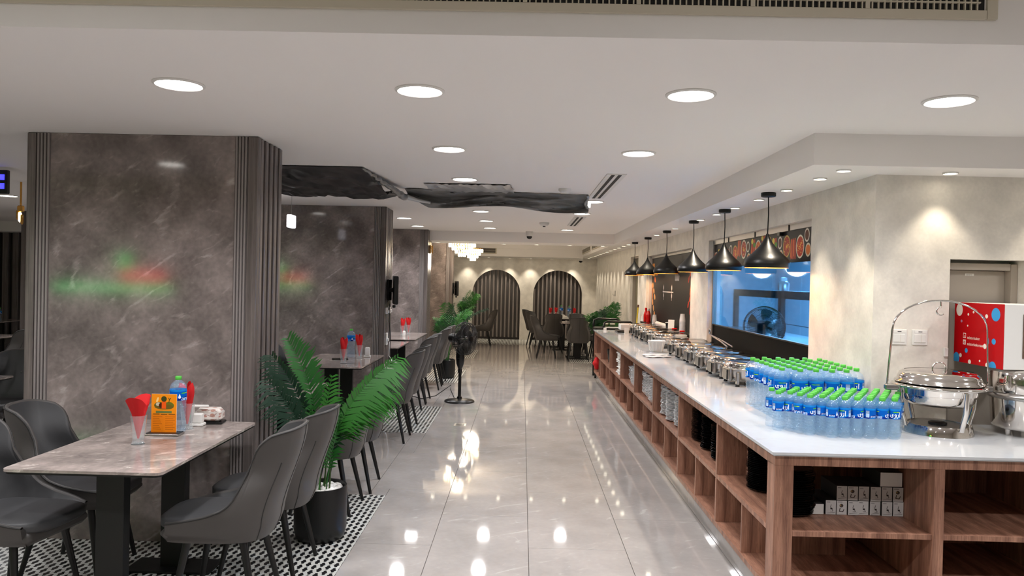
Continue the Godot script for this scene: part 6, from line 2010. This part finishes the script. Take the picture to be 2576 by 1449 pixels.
func far_end() -> void:
	var f := thing("standing_fan", "black pedestal fan standing in the aisle at left, its head turned right", "fan", Vector3(-0.79, 0, -9.88))
	part("base", MB.new().lathe([Vector2(0, 0), Vector2(0.195, 0), Vector2(0.198, 0.008), Vector2(0.19, 0.02), Vector2(0.10, 0.034), Vector2(0.035, 0.045), Vector2(0.03, 0.07), Vector2(0, 0.07)], 40), M.black_plastic, f)
	part("pole", MB.new().tube([Vector3(0, 0.04, 0), Vector3(0, 0.46, 0)], 0.021, -1, 14), M.black_plastic, f)
	part("collar", MB.new().lathe([Vector2(0, 0.38), Vector2(0.027, 0.38), Vector2(0.03, 0.40), Vector2(0.024, 0.44), Vector2(0, 0.44)], 14), M.black_plastic, f)
	var cb := part("control_box", MB.new().lathe([Vector2(0, 0.43), Vector2(0.025, 0.43), Vector2(0.05, 0.50), Vector2(0.058, 0.58), Vector2(0.055, 0.68), Vector2(0.03, 0.74), Vector2(0, 0.75)], 18), M.black_plastic, f)
	part("panel", MB.new().lathe([Vector2(0, -0.002), Vector2(0.018, 0), Vector2(0.0, 0.004)], 16, Vector3(-0.02, 0.575, 0.055)), M.steel_soft, cb)
	part("neck", MB.new().tube([Vector3(0, 0.72, 0), Vector3(-0.01, 0.80, 0.0)], 0.02), M.black_plastic, f)
	fan_head(f, Vector3(0.045, 0.83, 0.02), 1.02, 0.215, M.black_plastic, M.black_plastic)
	var t := thing("serving_trolley", "black plastic trolley with two curved handles beyond the far counter end", "trolley", Vector3(1.53, 0, -12.85))
	part("tray", bx(Vector3(0, 0.80, 0), Vector3(0.6, 0.10, 0.42), 0.015), M.black_plastic, t)
	part("tray", bx(Vector3(0, 0.30, 0), Vector3(0.6, 0.06, 0.42), 0.015), M.black_plastic, t)
	for sx in [-1.0, 1.0]:
		for sz in [-1.0, 1.0]:
			part("post", bx(Vector3(0.27 * sx, 0.42, 0.18 * sz), Vector3(0.035, 0.72, 0.035), 0.006), M.black_plastic, t)
			part("wheel", MB.new().tube([Vector3(0.27 * sx - 0.015, 0.035, 0.18 * sz), Vector3(0.27 * sx + 0.015, 0.035, 0.18 * sz)], 0.035, -1, 14), M.rubber, t)
	part("handle", MB.new().tube([Vector3(-0.15, 0.85, 0.15), Vector3(-0.13, 0.93, 0.15), Vector3(-0.08, 0.955, 0.15), Vector3(0.30, 0.95, 0.15), Vector3(0.36, 0.91, 0.15)], 0.018, -1, 10), M.black_plastic, t)
	part("handle", MB.new().tube([Vector3(-0.29, 0.85, -0.15), Vector3(-0.28, 0.96, -0.15), Vector3(-0.22, 0.985, -0.15), Vector3(0.10, 0.98, -0.15), Vector3(0.16, 0.95, -0.15)], 0.018, -1, 10), M.black_plastic, t)
	for q in [[-0.10, "left small jar in the black trolley"], [0.01, "right small jar in the black trolley"]]:
		var j := thing("small_jar", q[1], "jar", Vector3(1.53 + q[0], 0.85, -12.80), 0.0, "jars in the black trolley")
		part("body", MB.new().lathe([Vector2(0, 0), Vector2(0.042, 0), Vector2(0.044, 0.05), Vector2(0, 0.052)], 16), M.stem, j)
		part("lid", MB.new().lathe([Vector2(0.045, 0.05), Vector2(0.045, 0.066), Vector2(0, 0.067)], 16), M.cream_trim, j)
	single("white_strip", bx(Vector3(0, 0.01, 0), Vector3(0.32, 0.012, 0.06), 0.003), M.white_plastic, "white tray strip lying at the front of the black trolley", "tray", Vector3(1.57, 0.845, -12.69))
	var bn := thing("dispenser", "white dispenser box on the nearer far table, left of the black trolley", "dispenser", Vector3(1.47, -0.09, -15.95))
	part("box", bx(Vector3(0, 0.92, 0), Vector3(0.11, 0.16, 0.12), 0.012), M.white_plastic, bn)
	for k in 2:
		part("knob", MB.new().lathe([Vector2(0, -0.018), Vector2(0.018, -0.012), Vector2(0.018, 0.012), Vector2(0, 0.018)], 12, Vector3(0.075, 0.88 + 0.055 * k, 0.05)), M.black_plastic, bn)


func left_zone() -> void:
	# the dining area glimpsed past the left edge of the first pillar
	var lw := setting("wall_left_far", span(Vector3(-10, 0, -13.4), Vector3(-6.2, 2.42, -13.2)), M.flute_dark, "dark fluted wall of the side dining area at the far left", "wall")
	for k in 20:
		var x := -9.85 + 0.18 * k
		part("flute_slat", span(Vector3(x, 0, -13.2), Vector3(x + 0.11, 2.415, -13.12), 0.012), M.flute_grey, lw)
	var fc := thing("fluted_column", "dark fluted column in the side area at the far left edge", "pillar", Vector3(-6.5, 0, -10.65))
	part("core", bx(Vector3(0, HC / 2, 0), Vector3(1.0, HC - 0.002, 0.4)), M.flute_dark, fc)
	for k in 6:
		part("flute_slat", bx(Vector3(-0.43 + 0.17 * k, HC / 2, 0.22), Vector3(0.1, HC - 0.002, 0.06), 0.012), M.flute_grey, fc)
	make_table("dining table at the far left edge with a grey chair behind it", -4.75, -4.05, -5.0, -6.0)
	make_table("farther dining table of the side area with a bottle on it", -9.3, -8.4, -12.0, -12.9)
	var ch: Node3D = get_node("dining_chair")
	dup(ch, Vector3(-4.42, 0, -6.35), PI, "grey buttoned chair behind the table at the far left edge", "grey dining chairs")
	dup(ch, Vector3(-4.45, 0, -4.55), 0.0, "chair with its dark back to us before the table at the far left edge", "grey dining chairs")
	dup(ch, Vector3(-8.05, 0, -12.2), PI / 2, "dark chair in the side area right of the farther table", "grey dining chairs")
	dup(ch, Vector3(-6.3, 0, -9.2), PI / 2, "dark chair in the side area nearer than the farther table", "grey dining chairs")
	make_table("bright-edged dining table in the middle of the side area", -7.3, -6.5, -8.7, -9.8)
	napkin_glass(Vector3(-8.55, TT, -12.2), "red napkin glass in the side area at the far left edge", 1)
	dup(get_node("water_bottle_001") if has_node("water_bottle_001") else get_node("water_bottle"), Vector3(-8.72, TT, -12.5), 0.5, "blue-labelled bottle on the farther table of the side area", "large water bottles on dining tables")
	var s := thing("blue_sign", "blue lit sign hanging at the far left edge below the ceiling", "sign", Vector3(-4.25, 2.30, -6.0))
	part("housing", bx(Vector3(0, 0, 0), Vector3(0.24, 0.19, 0.04), 0.006), M.black_plastic, s)
	for k in 2:
		part("lit_bar", bx(Vector3(0.0, 0.035 - 0.07 * k, 0.022), Vector3(0.2, 0.045, 0.008), 0.002), M.blue_glow, s)
	part("hanger", bx(Vector3(0, 0.1, 0), Vector3(0.02, 0.03, 0.02)), M.steel_soft, s)
	var b := thing("wall_light", "brass chandelier edge seen beside the left edge of the first pillar", "wall light", Vector3(-4.70, 2.12, -7.0))
	part("frame", bx(Vector3(0, 0.05, 0), Vector3(0.05, 0.06, 0.05), 0.01), M.gold, b)
	for k in 3:
		part("crystal", MB.new().lathe([Vector2(0, -0.06), Vector2(0.014, -0.045), Vector2(0.014, 0.03), Vector2(0, 0.04)], 8, Vector3(-0.02 + 0.02 * k, -0.02 * k, 0.01)), M.gold if k != 1 else M.crystal_glow, b)  # the middle crystal glows to look lit
	part("rod", bx(Vector3(0, 0.19, 0), Vector3(0.012, 0.22, 0.012)), M.gold, b)
